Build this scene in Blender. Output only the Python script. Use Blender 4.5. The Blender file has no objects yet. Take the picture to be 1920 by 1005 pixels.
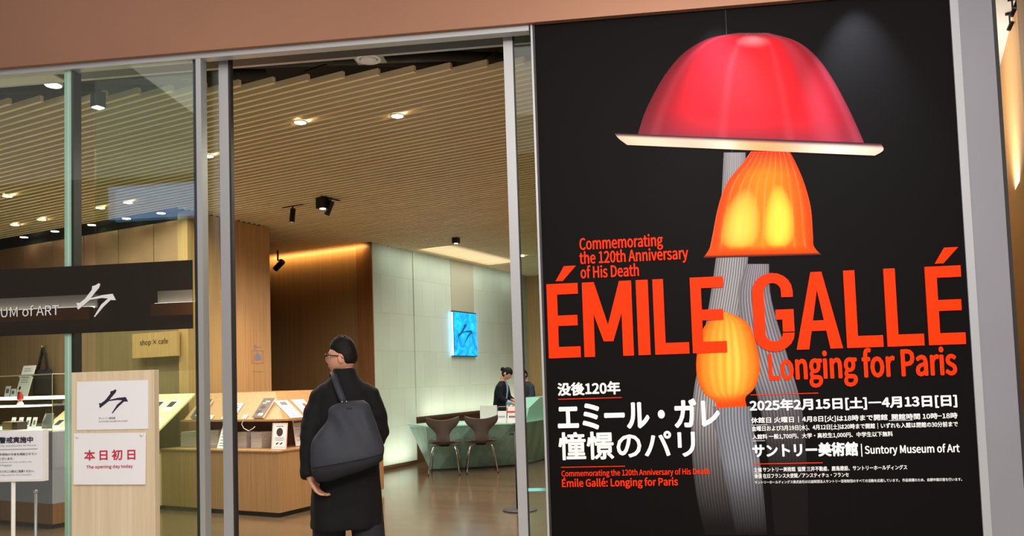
import bpy, bmesh, math, random
from mathutils import Vector, Matrix
random.seed(7)
R = math.radians
sin, cos, pi = math.sin, math.cos, math.pi
SC = bpy.context.scene
COL = SC.collection

# ------------------------------------------------------------------ camera
F, PPY, PITCH, ROLL, YAW, YI = 1498.36, 623.76, .0550165, .0318472, .1209777, .4762926
H = 1.4
A = YI - YAW                       # the museum interior is turned by this much against the glass front
xh = Vector((cos(YAW), sin(YAW), 0)); yh = Vector((-sin(YAW), cos(YAW), 0)); zh = Vector((0, 0, 1))
fwd = yh * cos(PITCH) + zh * sin(PITCH); up0 = -yh * sin(PITCH) + zh * cos(PITCH)
rgt = xh * cos(ROLL) - up0 * sin(ROLL); upc = xh * sin(ROLL) + up0 * cos(ROLL)
cd = bpy.data.cameras.new('camera'); cam = bpy.data.objects.new('camera', cd); COL.objects.link(cam)
m = Matrix.Identity(4)
for i in range(3):
    m[i][0] = rgt[i]; m[i][1] = upc[i]; m[i][2] = -fwd[i]
m[2][3] = H
cam.matrix_world = m
cd.sensor_width = 36; cd.lens = F / 1920 * 36; cd.shift_y = (PPY - 502.5) / 1920
cd.clip_start = .05; cd.clip_end = 200
SC.camera = cam
SC.view_settings.view_transform = 'Standard'; SC.view_settings.look = 'None'
SC.view_settings.exposure = 0; SC.view_settings.gamma = 1
SC.view_settings.use_curve_mapping = False
SC.cycles.use_denoising = True
SC.cycles.max_bounces = 8; SC.cycles.diffuse_bounces = 4; SC.cycles.transparent_max_bounces = 16
SC.cycles.sample_clamp_indirect = 6

# ------------------------------------------------------------------ world and lights
def lin(c):
    return tuple(((v / 255) / 12.92 if v / 255 <= .04045 else ((v / 255 + .055) / 1.055) ** 2.4) for v in c[:3])
wd = bpy.data.worlds.new('world'); SC.world = wd; wd.use_nodes = True
wd.node_tree.nodes['Background'].inputs[0].default_value = (.95, .9, .85, 1)
wd.node_tree.nodes['Background'].inputs[1].default_value = .7

def W(u, v, z=0):                  # interior frame -> world
    return Vector((u * cos(A) + v * sin(A), -u * sin(A) + v * cos(A), z))
def area(name, loc, target, sx, sy, power, col, spread=180):
    l = bpy.data.lights.new(name, 'AREA'); l.shape = 'RECTANGLE'; l.size = sx; l.size_y = sy
    l.energy = power; l.color = lin(col); l.spread = R(spread)
    o = bpy.data.objects.new(name, l); COL.objects.link(o); o.location = loc
    d = Vector(target) - Vector(loc); o.rotation_euler = d.to_track_quat('-Z', 'Y').to_euler()
    return o
def spot(name, loc, target, power, col, size=60, blend=.5, rad=.04):
    l = bpy.data.lights.new(name, 'SPOT'); l.energy = power; l.color = lin(col); l.spot_size = R(size); l.spot_blend = blend
    l.shadow_soft_size = rad
    o = bpy.data.objects.new(name, l); COL.objects.link(o); o.location = loc
    d = Vector(target) - Vector(loc); o.rotation_euler = d.to_track_quat('-Z', 'Y').to_euler()
    return o
def strip(name, a, b, width, aim, power, col, spread=140):     # a long lamp from a to b shining along aim
    a = Vector(a); b = Vector(b); x = (b - a).normalized(); z = -(Vector(aim).normalized()); z = (z - x * z.dot(x)).normalized(); y = z.cross(x)
    l = bpy.data.lights.new(name, 'AREA'); l.shape = 'RECTANGLE'; l.size = (b - a).length; l.size_y = width
    l.energy = power; l.color = lin(col); l.spread = R(spread)
    o = bpy.data.objects.new(name, l); COL.objects.link(o)
    mm = Matrix.Identity(4)
    for i in range(3):
        mm[i][0] = x[i]; mm[i][1] = y[i]; mm[i][2] = z[i]; mm[i][3] = ((a + b) / 2)[i]
    o.matrix_world = mm
    return o
WARM = (255, 238, 214); NEUT = (255, 246, 234); COOL = (225, 235, 255)
CZ = 3.56                          # underside of the slats
# mall corridor in front of the shop
area('corridor_light', (-2.0, 2.7, 4.7), (-1.9, 4.7, .9), 5.0, .8, 7, (255, 240, 228), 150)
area('mall_bounce_fill', (-1.5, .6, 4.8), (-1.5, .9, 0), 7.0, 2.0, 120, (255, 246, 236), 150)  # unseen lamp added so the mall floor bounces light onto the slats
area('poster_light', (1.3, -.8, 4.3), (1.0, 4.7, .8), 2.4, .8, 120, (255, 246, 238), 110)
spot('poster_spot', (.69, 4.46, 3.70), (.70, 4.72, 2.7), 80, COOL, 50, 1, .02)
spot('poster_spot', (1.47, 4.46, 3.72), (1.49, 4.72, 2.7), 150, COOL, 54, 1, .02)
for _u in (-8.95, -8.35, -9.7, -10.6):
    spot('copper_spot', W(_u, 6.70, 3.30), W(_u, 6.84, 2.75), 5, (255, 210, 130), 46, 1, .02)
area('passage_ceiling_fill', W(-.2, 6.2, 2.9), W(.1, 6.2, 3.6), .3, 2.4, 26, (255, 250, 240), 170)  # unseen upward fill, added to brighten the white passage ceiling
area('passage_light', W(-.2, 6.8, 3.5), W(.3, 6.4, 1), .5, 2.5, 16, (255, 214, 150))
# museum lobby
area('lobby_light', W(-5.3, 6.0, 3.5), W(-5.3, 6.0, 0), 3.4, 2.2, 200, WARM, 160)
area('lobby_light', W(-4.4, 9.0, 3.5), W(-4.4, 9.0, 0), 2.4, 1.6, 110, WARM, 160)  # unseen extra lamp, added to brighten the desk front
area('shop_light', W(-8.6, 5.6, 3.5), W(-8.6, 5.6, 0), 3.2, 1.6, 150, WARM, 160)
area('desk_light', W(-5.6, 12.2, 3.5), W(-5.8, 12.2, 0), 2.4, 3.6, 95, NEUT, 160)
strip('wall_base_light', W(-7.30, 10.2, .03), W(-7.30, 11.0, .03), .08, W(-.35, 0, 1), 5, (255, 252, 236), 150)
strip('wall_base_light', W(-7.32, 11.3, .70), W(-7.32, 15.0, .70), .08, W(-.3, 0, 1), 15, (255, 252, 232), 150)
strip('wall_top_light', W(-7.25, 10.2, 3.52), W(-7.25, 15.0, 3.52), .12, W(-.6, 0, -1), 9, (245, 252, 236), 150)
strip('recess_cove_light', W(-9.8, 9.92, 3.548), W(-7.75, 9.92, 3.548), .04, W(0, 1, -.7), 10, (255, 200, 120), 120)
spot('pillar_spot', W(-6.9, 7.0, 3.45), W(-7.95, 7.75, 1.1), 70, (255, 215, 160), 46, .9, .05)
spot('book_spot', W(-6.8, 5.2, 3.45), W(-6.9, 6.6, .9), 18, WARM, 50, .8, .05)

# ------------------------------------------------------------------ photo measurements -> places on real planes
CAM = Vector((0, 0, H))
def ray(px, py):
    X = (px - 960) / F; Uy = -(py - PPY) / F
    return rgt * X + upc * Uy + fwd
GY = 4.7
def onY(px, py, Y=GY):
    d = ray(px, py); return CAM + d * (Y / d.y)
def onZ(px, py, Z):
    d = ray(px, py); return CAM + d * ((Z - H) / d.z)
UV_ = Vector((cos(A), -sin(A), 0)); VV_ = Vector((sin(A), cos(A), 0))
def loc(p): return Vector((p.dot(UV_), p.dot(VV_), p.z))
def onU(px, py, u):
    d = ray(px, py); return loc(CAM + d * (u / d.dot(UV_)))
def onV(px, py, v):
    d = ray(px, py); return loc(CAM + d * (v / d.dot(VV_)))

# ------------------------------------------------------------------ materials
def nmat(name):
    mt = bpy.data.materials.new(name); mt.use_nodes = True
    return mt, mt.node_tree, mt.node_tree.nodes['Principled BSDF']
def plain(name, c, rough=.5, metal=0, spec=.5, emit=0, bump=0, bscale=60, var=0, vscale=4, ec=None):
    mt, nt, b = nmat(name); col = lin(c)
    b.inputs['Base Color'].default_value = (*col, 1); b.inputs['Roughness'].default_value = rough
    b.inputs['Metallic'].default_value = metal; b.inputs['Specular IOR Level'].default_value = spec
    if emit:
        b.inputs['Emission Color'].default_value = (*(lin(ec) if ec else col), 1); b.inputs['Emission Strength'].default_value = emit
    tc = nt.nodes.new('ShaderNodeTexCoord')
    if bump:
        n = nt.nodes.new('ShaderNodeTexNoise'); n.inputs['Scale'].default_value = bscale; n.inputs['Detail'].default_value = 4
        nt.links.new(tc.outputs['Object'], n.inputs['Vector'])
        bp = nt.nodes.new('ShaderNodeBump'); bp.inputs['Strength'].default_value = bump; bp.inputs['Distance'].default_value = .02
        nt.links.new(n.outputs['Fac'], bp.inputs['Height']); nt.links.new(bp.outputs['Normal'], b.inputs['Normal'])
    if var:
        n = nt.nodes.new('ShaderNodeTexNoise'); n.inputs['Scale'].default_value = vscale; n.inputs['Detail'].default_value = 3
        nt.links.new(tc.outputs['Object'], n.inputs['Vector'])
        cr = nt.nodes.new('ShaderNodeValToRGB')
        cr.color_ramp.elements[0].position = .3; cr.color_ramp.elements[1].position = .7
        cr.color_ramp.elements[0].color = (*[v * (1 - var) for v in col], 1); cr.color_ramp.elements[1].color = (*[min(1, v * (1 + var)) for v in col], 1)
        nt.links.new(n.outputs['Fac'], cr.inputs['Fac']); nt.links.new(cr.outputs['Color'], b.inputs['Base Color'])
    return mt
def wood(name, c1, c2, scale=(50, 50, 1.2), rough=.42, extra=0):
    mt, nt, b = nmat(name)
    tc = nt.nodes.new('ShaderNodeTexCoord'); mp = nt.nodes.new('ShaderNodeMapping'); mp.inputs['Scale'].default_value = scale
    n = nt.nodes.new('ShaderNodeTexNoise'); n.inputs['Scale'].default_value = 1; n.inputs['Detail'].default_value = 5; n.inputs['Roughness'].default_value = .6
    cr = nt.nodes.new('ShaderNodeValToRGB')
    cr.color_ramp.elements[0].position = .32; cr.color_ramp.elements[1].position = .68
    cr.color_ramp.elements[0].color = (*lin(c1), 1); cr.color_ramp.elements[1].color = (*lin(c2), 1)
    nt.links.new(tc.outputs['Object'], mp.inputs['Vector']); nt.links.new(mp.outputs['Vector'], n.inputs['Vector'])
    nt.links.new(n.outputs['Fac'], cr.inputs['Fac']); nt.links.new(cr.outputs['Color'], b.inputs['Base Color'])
    b.inputs['Roughness'].default_value = rough
    return mt
def glassmat(name, tint=(242, 249, 243), refl=1.45, rough=.0, dark=None, darkfac=0):
    mt = bpy.data.materials.new(name); mt.use_nodes = True; nt = mt.node_tree; nt.nodes.clear()
    out = nt.nodes.new('ShaderNodeOutputMaterial'); mx = nt.nodes.new('ShaderNodeMixShader')
    lw = nt.nodes.new('ShaderNodeLayerWeight'); lw.inputs[0].default_value = .5
    pw_ = nt.nodes.new('ShaderNodeMath'); pw_.operation = 'POWER'; pw_.inputs[1].default_value = 5; nt.links.new(lw.outputs['Facing'], pw_.inputs[0])
    f0 = ((refl - 1) / (refl + 1)) ** 2
    fr = nt.nodes.new('ShaderNodeMath'); fr.operation = 'MULTIPLY_ADD'; fr.inputs[1].default_value = .9 - f0; fr.inputs[2].default_value = f0; nt.links.new(pw_.outputs[0], fr.inputs[0])
    tr = nt.nodes.new('ShaderNodeBsdfTransparent'); tr.inputs['Color'].default_value = (*lin(tint), 1)
    gl = nt.nodes.new('ShaderNodeBsdfGlossy'); gl.inputs['Roughness'].default_value = rough; gl.inputs['Color'].default_value = (1, 1, 1, 1)
    nt.links.new(fr.outputs[0], mx.inputs[0])
    src = tr
    if dark:
        df = nt.nodes.new('ShaderNodeBsdfDiffuse'); df.inputs['Color'].default_value = (*lin(dark), 1)
        m2 = nt.nodes.new('ShaderNodeMixShader'); m2.inputs[0].default_value = darkfac
        nt.links.new(tr.outputs[0], m2.inputs[1]); nt.links.new(df.outputs[0], m2.inputs[2]); src = m2
    nt.links.new(src.outputs[0], mx.inputs[1]); nt.links.new(gl.outputs[0], mx.inputs[2]); nt.links.new(mx.outputs[0], out.inputs['Surface'])
    return mt
def attrmat(name, rough=.4):
    mt, nt, b = nmat(name)
    at = nt.nodes.new('ShaderNodeAttribute'); at.attribute_name = 'ink'
    nt.links.new(at.outputs['Color'], b.inputs['Base Color']); b.inputs['Roughness'].default_value = rough; b.inputs['Specular IOR Level'].default_value = .06
    return mt
def emis(name, c, s): return plain(name, c, .5, 0, .2, emit=s)

M = {}
M['copper'] = plain('copper_panel', (152, 109, 86), .42, .45, .4, bump=.02, bscale=8, var=.05, vscale=1.2)
M['copper_dull'] = plain('aged_copper', (164, 128, 106), .34, .35, .5, var=.1, vscale=1.5)
M['steel'] = plain('brushed_steel', (172, 174, 178), .4, .45)
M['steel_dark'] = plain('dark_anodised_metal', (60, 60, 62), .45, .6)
M['silver'] = plain('satin_silver_panel', (134, 134, 142), .36, .15, var=.05, vscale=1.5)
M['alu'] = plain('satin_aluminium', (172, 174, 178), .4, .3)
M['charcoal'] = plain('charcoal_metal', (46, 44, 44), .5, .3)
M['void'] = plain('dark_void_paint', (38, 40, 40), .9)
M['duct'] = plain('dark_grey_duct', (62, 66, 64), .7, .2)
M['white'] = plain('white_paint', (226, 224, 218), .6)
M['slat'] = wood('pale_slat_wood', (228, 204, 160), (244, 226, 188), (1.2, 40, 40), .5)
M['oak'] = wood('oak_veneer', (168, 130, 90), (194, 156, 112), (55, 55, 1.0), .42)
M['oak_dark'] = wood('brown_veneer', (112, 76, 46), (132, 92, 58), (40, 40, .8), .4)
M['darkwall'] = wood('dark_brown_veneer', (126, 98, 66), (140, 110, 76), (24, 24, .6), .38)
M['shopwall'] = wood('shop_back_veneer', (118, 98, 74), (138, 116, 90), (26, 26, .7), .45)
M['counter_oak'] = wood('counter_oak', (146, 112, 74), (170, 134, 92), (55, 55, 1.0), .42)
M['pale'] = wood('pale_board', (206, 186, 156), (222, 204, 176), (30, 30, .8), .5)
M['recess'] = plain('recess_brown', (92, 62, 38), .5)
M['paper'] = plain('white_paper', (232, 232, 238), .55)
M['cream'] = plain('cream_card', (232, 222, 200), .6)
M['black'] = plain('black_metal', (18, 18, 18), .4, .2)
M['ink'] = plain('dark_navy_ink', (30, 30, 52), .5)
M['grey_ink'] = plain('grey_ink', (110, 110, 120), .5)
M['crimson'] = plain('crimson_ink', (196, 40, 72), .5)
M['glass'] = glassmat('clear_glass')
M['acrylic'] = glassmat('clear_acrylic', (250, 252, 250), 1.3)
M['fin'] = glassmat('teal_glass_edge', (150, 200, 190), 1.5, .05, (204, 232, 228), .85)
M['film'] = glassmat('dark_window_film', (110, 104, 92), 2.1, .0, (52, 48, 44), .6)
M['letter'] = plain('white_vinyl', (226, 228, 232), .5, emit=0)
M['lamp'] = emis('lamp_glow', (255, 236, 200), 26)
M['lampcool'] = emis('cool_lamp_glow', (232, 250, 246), 3.5)
M['shelfglow'] = emis('shelf_light', (255, 250, 235), 3.2)
M['chrome'] = plain('chrome', (205, 205, 205), .14, 1)
M['rubber'] = plain('black_rubber', (22, 22, 22), .6)
M['chair'] = plain('taupe_leather', (82, 74, 72), .42, bump=.05, bscale=80)
M['coat'] = plain('black_wool', (16, 16, 19), .8, spec=.25, bump=.15, bscale=220)
M['bag'] = plain('slate_canvas', (44, 47, 57), .62, spec=.35, bump=.12, bscale=240)
M['bagbase'] = plain('dark_canvas', (27, 28, 33), .8, spec=.3, bump=.2, bscale=10)
M['trouser'] = plain('charcoal_cloth', (44, 45, 50), .9, spec=.2, bump=.3, bscale=9)
M['skin'] = plain('skin', (206, 150, 124), .5)
M['hair'] = plain('black_hair', (15, 13, 13), .6, spec=.2, bump=.3, bscale=50)
M['navy'] = plain('navy_cloth', (22, 24, 34), .85, spec=.2, bump=.2, bscale=12)
M['bluegrey'] = plain('blue_grey_shirt', (150, 170, 205), .8)
M['slatecloth'] = plain('slate_navy_cloth', (52, 56, 76), .85)
M['eye'] = plain('eye_white', (225, 220, 215), .3)
M['lips'] = plain('lips', (170, 92, 84), .5)
M['toteblack'] = plain('black_cotton', (34, 33, 34), .85, bump=.2, bscale=30)
M['pink'] = plain('pink_card', (226, 178, 168), .6)
M['redink'] = plain('red_ink', (222, 70, 60), .5)
M['coverdark'] = plain('dark_cover', (62, 50, 50), .35, var=.4, vscale=16)
M['pages'] = plain('page_edges', (214, 206, 196), .7)
M['redglaze'] = plain('red_glaze', (170, 40, 50), .2)
M['goldbox'] = plain('gold_box', (160, 130, 76), .4, .3)
M['lightwhite'] = plain('white_vent', (224, 226, 224), .5)
M['pictogram'] = plain('grey_blue_pictogram', (122, 130, 156), .6)
M['frameink'] = plain('brown_outline', (160, 112, 84), .6)
M['bronze'] = plain('bronze_beam', (150, 98, 58), .4, .3)
M['posterblack'] = plain('poster_black', (13, 11, 11), .55, spec=.06)
M['posterred'] = plain('poster_red', (255, 52, 4), .5, spec=.08)
M['posterwhite'] = plain('poster_white', (236, 236, 236), .5, spec=.2)
M['art'] = attrmat('printed_picture', .45)
M['bluelight'] = None

# floor: long planks along the lobby
def floor_mat():
    mt, nt, b = nmat('lobby_planks')
    tc = nt.nodes.new('ShaderNodeTexCoord')
    br = nt.nodes.new('ShaderNodeTexBrick'); br.inputs['Scale'].default_value = 1
    br.inputs['Brick Width'].default_value = 1.8; br.inputs['Row Height'].default_value = .11; br.inputs['Mortar Size'].default_value = .0022
    br.inputs['Color1'].default_value = (*lin((112, 94, 74)), 1); br.inputs['Color2'].default_value = (*lin((99, 82, 65)), 1); br.inputs['Mortar'].default_value = (*lin((104, 78, 54)), 1)
    mp = nt.nodes.new('ShaderNodeMapping'); mp.inputs['Scale'].default_value = (1.4, 34, 1)
    n = nt.nodes.new('ShaderNodeTexNoise'); n.inputs['Scale'].default_value = 1; n.inputs['Detail'].default_value = 4
    mx = nt.nodes.new('ShaderNodeMixRGB'); mx.blend_type = 'MULTIPLY'; mx.inputs[0].default_value = .35
    nt.links.new(tc.outputs['Object'], br.inputs['Vector']); nt.links.new(tc.outputs['Object'], mp.inputs['Vector']); nt.links.new(mp.outputs['Vector'], n.inputs['Vector'])
    nt.links.new(br.outputs['Color'], mx.inputs[1]); nt.links.new(n.outputs['Fac'], mx.inputs[2]); nt.links.new(mx.outputs[0], b.inputs['Base Color'])
    b.inputs['Roughness'].default_value = .16; b.inputs['Specular IOR Level'].default_value = .8
    return mt
M['floor'] = floor_mat()
def stone_mat():
    mt, nt, b = nmat('limestone_panels')
    tc = nt.nodes.new('ShaderNodeTexCoord'); sp = nt.nodes.new('ShaderNodeSeparateXYZ'); cb = nt.nodes.new('ShaderNodeCombineXYZ')
    nt.links.new(tc.outputs['Object'], sp.inputs[0])
    ad = nt.nodes.new('ShaderNodeMath'); ad.operation = 'ADD'; ad.inputs[1].default_value = -.05; nt.links.new(sp.outputs['Y'], ad.inputs[0])
    az = nt.nodes.new('ShaderNodeMath'); az.operation = 'ADD'; az.inputs[1].default_value = -.06; nt.links.new(sp.outputs['Z'], az.inputs[0])
    nt.links.new(ad.outputs[0], cb.inputs[0]); nt.links.new(az.outputs[0], cb.inputs[1])
    br = nt.nodes.new('ShaderNodeTexBrick'); br.inputs['Scale'].default_value = 1; br.offset = .5
    br.inputs['Brick Width'].default_value = .385; br.inputs['Row Height'].default_value = .605; br.inputs['Mortar Size'].default_value = .005; br.inputs['Mortar Smooth'].default_value = .3
    br.inputs['Color1'].default_value = (*lin((188, 202, 189)), 1); br.inputs['Color2'].default_value = (*lin((180, 194, 180)), 1); br.inputs['Mortar'].default_value = (*lin((174, 180, 158)), 1)
    nt.links.new(cb.outputs[0], br.inputs['Vector'])
    n = nt.nodes.new('ShaderNodeTexNoise'); n.inputs['Scale'].default_value = 2.2; n.inputs['Detail'].default_value = 6
    nt.links.new(tc.outputs['Object'], n.inputs['Vector'])
    mx = nt.nodes.new('ShaderNodeMixRGB'); mx.blend_type = 'MULTIPLY'; mx.inputs[0].default_value = .14
    nt.links.new(br.outputs['Color'], mx.inputs[1]); nt.links.new(n.outputs['Fac'], mx.inputs[2]); nt.links.new(mx.outputs[0], b.inputs['Base Color'])
    b.inputs['Roughness'].default_value = .6
    return mt
M['stone'] = stone_mat()
def desk_mat():
    mt, nt, b = nmat('sea_green_cast_glass')
    tc = nt.nodes.new('ShaderNodeTexCoord'); mp = nt.nodes.new('ShaderNodeMapping'); mp.inputs['Rotation'].default_value = (R(25), R(30), R(0)); mp.inputs['Scale'].default_value = (6, 6, .5)
    n = nt.nodes.new('ShaderNodeTexNoise'); n.inputs['Scale'].default_value = 1; n.inputs['Detail'].default_value = 3
    cr = nt.nodes.new('ShaderNodeValToRGB'); cr.color_ramp.elements[0].position = .3; cr.color_ramp.elements[1].position = .72
    cr.color_ramp.elements[0].color = (*lin((118, 158, 152)), 1); cr.color_ramp.elements[1].color = (*lin((152, 194, 184)), 1)
    nt.links.new(tc.outputs['Object'], mp.inputs[0]); nt.links.new(mp.outputs[0], n.inputs['Vector']); nt.links.new(n.outputs['Fac'], cr.inputs[0]); nt.links.new(cr.outputs[0], b.inputs['Base Color'])
    b.inputs['Roughness'].default_value = .2
    return mt
M['desk'] = desk_mat()
M['desktop'] = plain('pale_sea_green_top', (150, 206, 196), .25)
def blue_mat():
    mt, nt, b = nmat('blue_backlit_glass')
    tc = nt.nodes.new('ShaderNodeTexCoord')
    n = nt.nodes.new('ShaderNodeTexNoise'); n.inputs['Scale'].default_value = 5; n.inputs['Detail'].default_value = 4; n.inputs['Distortion'].default_value = 1.2
    cr = nt.nodes.new('ShaderNodeValToRGB'); cr.color_ramp.elements[0].position = .32; cr.color_ramp.elements[1].position = .72
    cr.color_ramp.elements[0].color = (*lin((0, 116, 205)), 1); cr.color_ramp.elements[1].color = (*lin((30, 205, 250)), 1)
    nt.links.new(tc.outputs['Object'], n.inputs['Vector']); nt.links.new(n.outputs['Fac'], cr.inputs[0])
    nt.links.new(cr.outputs[0], b.inputs['Emission Color']); b.inputs['Emission Strength'].default_value = 1.5
    b.inputs['Base Color'].default_value = (*lin((10, 60, 110)), 1); b.inputs['Roughness'].default_value = .2
    return mt
M['bluelight'] = blue_mat()
M['bluedark'] = plain('deep_blue_mark', (6, 70, 130), .4, emit=.6, ec=(6, 90, 150))

# ------------------------------------------------------------------ mesh helpers
class MB:
    def __init__(s): s.v = []; s.f = []; s.c = None
    def add(s, vs, fs):
        o = len(s.v); s.v += [Vector(p) for p in vs]; s.f += [tuple(i + o for i in f) for f in fs]; return s
    def box(s, a, b):
        x0, y0, z0 = a; x1, y1, z1 = b
        return s.add([(x0, y0, z0), (x1, y0, z0), (x1, y1, z0), (x0, y1, z0), (x0, y0, z1), (x1, y0, z1), (x1, y1, z1), (x0, y1, z1)],
                     [(0, 3, 2, 1), (4, 5, 6, 7), (0, 1, 5, 4), (1, 2, 6, 5), (2, 3, 7, 6), (3, 0, 4, 7)])
    def rbox(s, c, size, mat):     # box under a rotation matrix
        o = len(s.v); a = [-k / 2 for k in size]; b = [k / 2 for k in size]; s.box(a, b)
        for i in range(o, len(s.v)): s.v[i] = mat @ s.v[i] + Vector(c)
        return s
    def loft(s, rings, cap=True, closed=True):
        o = len(s.v); n = len(rings[0])
        for r in rings: s.v += [Vector(p) for p in r]
        for i in range(len(rings) - 1):
            for j in range(n if closed else n - 1):
                k = (j + 1) % n
                s.f.append((o + i * n + j, o + i * n + k, o + (i + 1) * n + k, o + (i + 1) * n + j))
        if cap and closed:
            s.f.append(tuple(o + j for j in range(n))[::-1]); s.f.append(tuple(o + (len(rings) - 1) * n + j for j in range(n)))
        return s
    def rings_z(s, spec, n=28, pw=2.0):   # spec: (cx, cy, z, rx, ry)
        rs = []
        for cx, cy, z, rx, ry in spec:
            r = []
            for k in range(n):
                t = 2 * pi * k / n; ct, st = cos(t), sin(t)
                r.append((cx + rx * math.copysign(abs(ct) ** (2 / pw), ct), cy + ry * math.copysign(abs(st) ** (2 / pw), st), z))
            rs.append(r)
        return s.loft(rs)
    def tube(s, pts, rad, n=10, cap=True):
        pts = [Vector(p) for p in pts]
        if not isinstance(rad, (list, tuple)): rad = [rad] * len(pts)
        rs = []; ref = None
        for i, p in enumerate(pts):
            t = (pts[min(i + 1, len(pts) - 1)] - pts[max(i - 1, 0)]).normalized()
            if ref is None:
                ref = t.orthogonal().normalized()
            else:
                ref = (ref - t * ref.dot(t)).normalized()
            b = t.cross(ref)
            rs.append([p + (ref * cos(2 * pi * k / n) + b * sin(2 * pi * k / n)) * rad[i] for k in range(n)])
        return s.loft(rs, cap)
    def prism(s, poly, axis, a, b):       # polygon in the two other axes, extruded along axis
        n = len(poly)
        def p3(p, w):
            if axis == 2: return (p[0], p[1], w)
            if axis == 1: return (p[0], w, p[1])
            return (w, p[0], p[1])
        vs = [p3(p, a) for p in poly] + [p3(p, b) for p in poly]
        return s.add(vs, [tuple(range(n)), tuple(range(2 * n - 1, n - 1, -1))] + [(i, i + n, (i + 1) % n + n, (i + 1) % n) for i in range(n)])
    def ball(s, c, r, n=16, mfn=None):
        rx, ry, rz = r if isinstance(r, (tuple, list)) else (r, r, r)
        rs = []; h = n // 2 + 1
        for i in range(1, h):
            a = pi * i / h
            rs.append([Vector((rx * sin(a) * cos(2 * pi * k / n), ry * sin(a) * sin(2 * pi * k / n), -rz * cos(a))) for k in range(n)])
        if mfn: rs = [[mfn(p) for p in q] for q in rs]
        return s.loft([[p + Vector(c) for p in q] for q in rs])
    def xf(s, mt):
        s.v = [mt @ p for p in s.v]; return s
    def build(s, name, mat, parent=None, smooth=False, sub=0, bev=0):
        me = bpy.data.meshes.new(name); me.from_pydata([tuple(p) for p in s.v], [], s.f); me.update()
        bm = bmesh.new(); bm.from_mesh(me)
        if not s.c: bmesh.ops.recalc_face_normals(bm, faces=bm.faces)
        if bev:
            bmesh.ops.bevel(bm, geom=bm.edges[:], offset=bev, segments=2, affect='EDGES', profile=.5)
        bm.to_mesh(me); bm.free()
        if s.c:
            at = me.attributes.new('ink', 'FLOAT_COLOR', 'POINT')
            for i, c in enumerate(s.c): at.data[i].color = (*c, 1)
        me.materials.append(mat)
        if smooth: me.polygons.foreach_set('use_smooth', [True] * len(me.polygons))
        o = bpy.data.objects.new(name, me); COL.objects.link(o)
        if parent is not None: o.parent = parent
        if sub:
            md = o.modifiers.new('subdivision', 'SUBSURF'); md.levels = sub; md.render_levels = sub
        return o
def evaluated(me, mods):
    o = bpy.data.objects.new('tmp', me); COL.objects.link(o)
    for kind, kw in mods:
        md = o.modifiers.new(kind, kind)
        for k, v in kw.items(): setattr(md, k, v)
    dg = bpy.context.evaluated_depsgraph_get(); dg.update()
    r = bpy.data.meshes.new_from_object(o.evaluated_get(dg)); bpy.data.objects.remove(o)
    return r
def mesh_of(mb):
    me = bpy.data.meshes.new('tmp'); me.from_pydata([tuple(p) for p in mb.v], [], mb.f); me.update()
    bm = bmesh.new(); bm.from_mesh(me); bmesh.ops.recalc_face_normals(bm, faces=bm.faces); bm.to_mesh(me); bm.free(); return me
def fused(mb, name, mat, parent, voxel=.012, smooth=6, fac=.5, folds=None):   # melt overlapping lofts into one skin
    me = evaluated(mesh_of(mb), [('REMESH', dict(mode='VOXEL', voxel_size=voxel)), ('SMOOTH', dict(iterations=smooth, factor=fac))])
    if folds:
        nr = [v.normal.copy() for v in me.vertices]
        for v, n in zip(me.vertices, nr): v.co += n * folds(v.co)
    me.name = name; me.materials.clear(); me.materials.append(mat)
    me.polygons.foreach_set('use_smooth', [True] * len(me.polygons))
    o = bpy.data.objects.new(name, me); COL.objects.link(o); o.parent = parent
    return o
def tag(o, label, cat, group=None):
    o['label'] = label; o['category'] = cat
    if group: o['group'] = group
    return o
def thing(name, label, cat, loc=(0, 0, 0), rz=0, group=None):
    o = bpy.data.objects.new(name, None); COL.objects.link(o); o.location = loc; o.rotation_euler = (0, 0, rz); o.empty_display_size = .05
    return tag(o, label, cat, group)
def inside(name, label, cat, u, v, z=0, rot=0, group=None):     # a thing in the interior frame
    return thing(name, label, cat, W(u, v, z), -A + rot, group)
def struct(o, turn=False):
    o['kind'] = 'structure'
    if turn: o.rotation_euler = (0, 0, -A)
    return o
def copy_thing(o, label=None, group=None, loc=None, rz=None):
    c = o.copy(); COL.objects.link(c)
    for ch in list(o.children):
        k = ch.copy(); COL.objects.link(k); k.parent = c
        for g in list(ch.children):
            q = g.copy(); COL.objects.link(q); q.parent = k
    if label: c['label'] = label
    if group: c['group'] = group
    if loc is not None: c.location = loc
    if rz is not None: c.rotation_euler = (0, 0, rz)
    return c

# text -> flat mesh in local (x, z), thickness along y; fitted between two corners
_tc = {}
try:                               # Blender's own grotesque interface face
    import os
    _fd = bpy.utils.system_resource('DATAFILES', path='fonts')
    FONTJ = bpy.data.fonts.load(os.path.join(_fd, 'Noto Sans CJK Regular.woff2'))
except Exception:
    FONTJ = None
def glyphs(s, bold=0, res=3):
    k = (s, bold, res)
    if k in _tc: return _tc[k]
    cu = bpy.data.curves.new('t', 'FONT'); cu.body = s; cu.resolution_u = res; cu.fill_mode = 'FRONT'
    if FONTJ: cu.font = FONTJ
    o = bpy.data.objects.new('t', cu); COL.objects.link(o)
    dg = bpy.context.evaluated_depsgraph_get(); dg.update()
    me = bpy.data.meshes.new_from_object(o.evaluated_get(dg))
    me.calc_loop_triangles()
    vs = [tuple(v.co) for v in me.vertices]; fs = [tuple(t.vertices) for t in me.loop_triangles]
    bpy.data.objects.remove(o); bpy.data.curves.remove(cu); bpy.data.meshes.remove(me)
    _tc[k] = (vs, fs); return vs, fs
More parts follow.
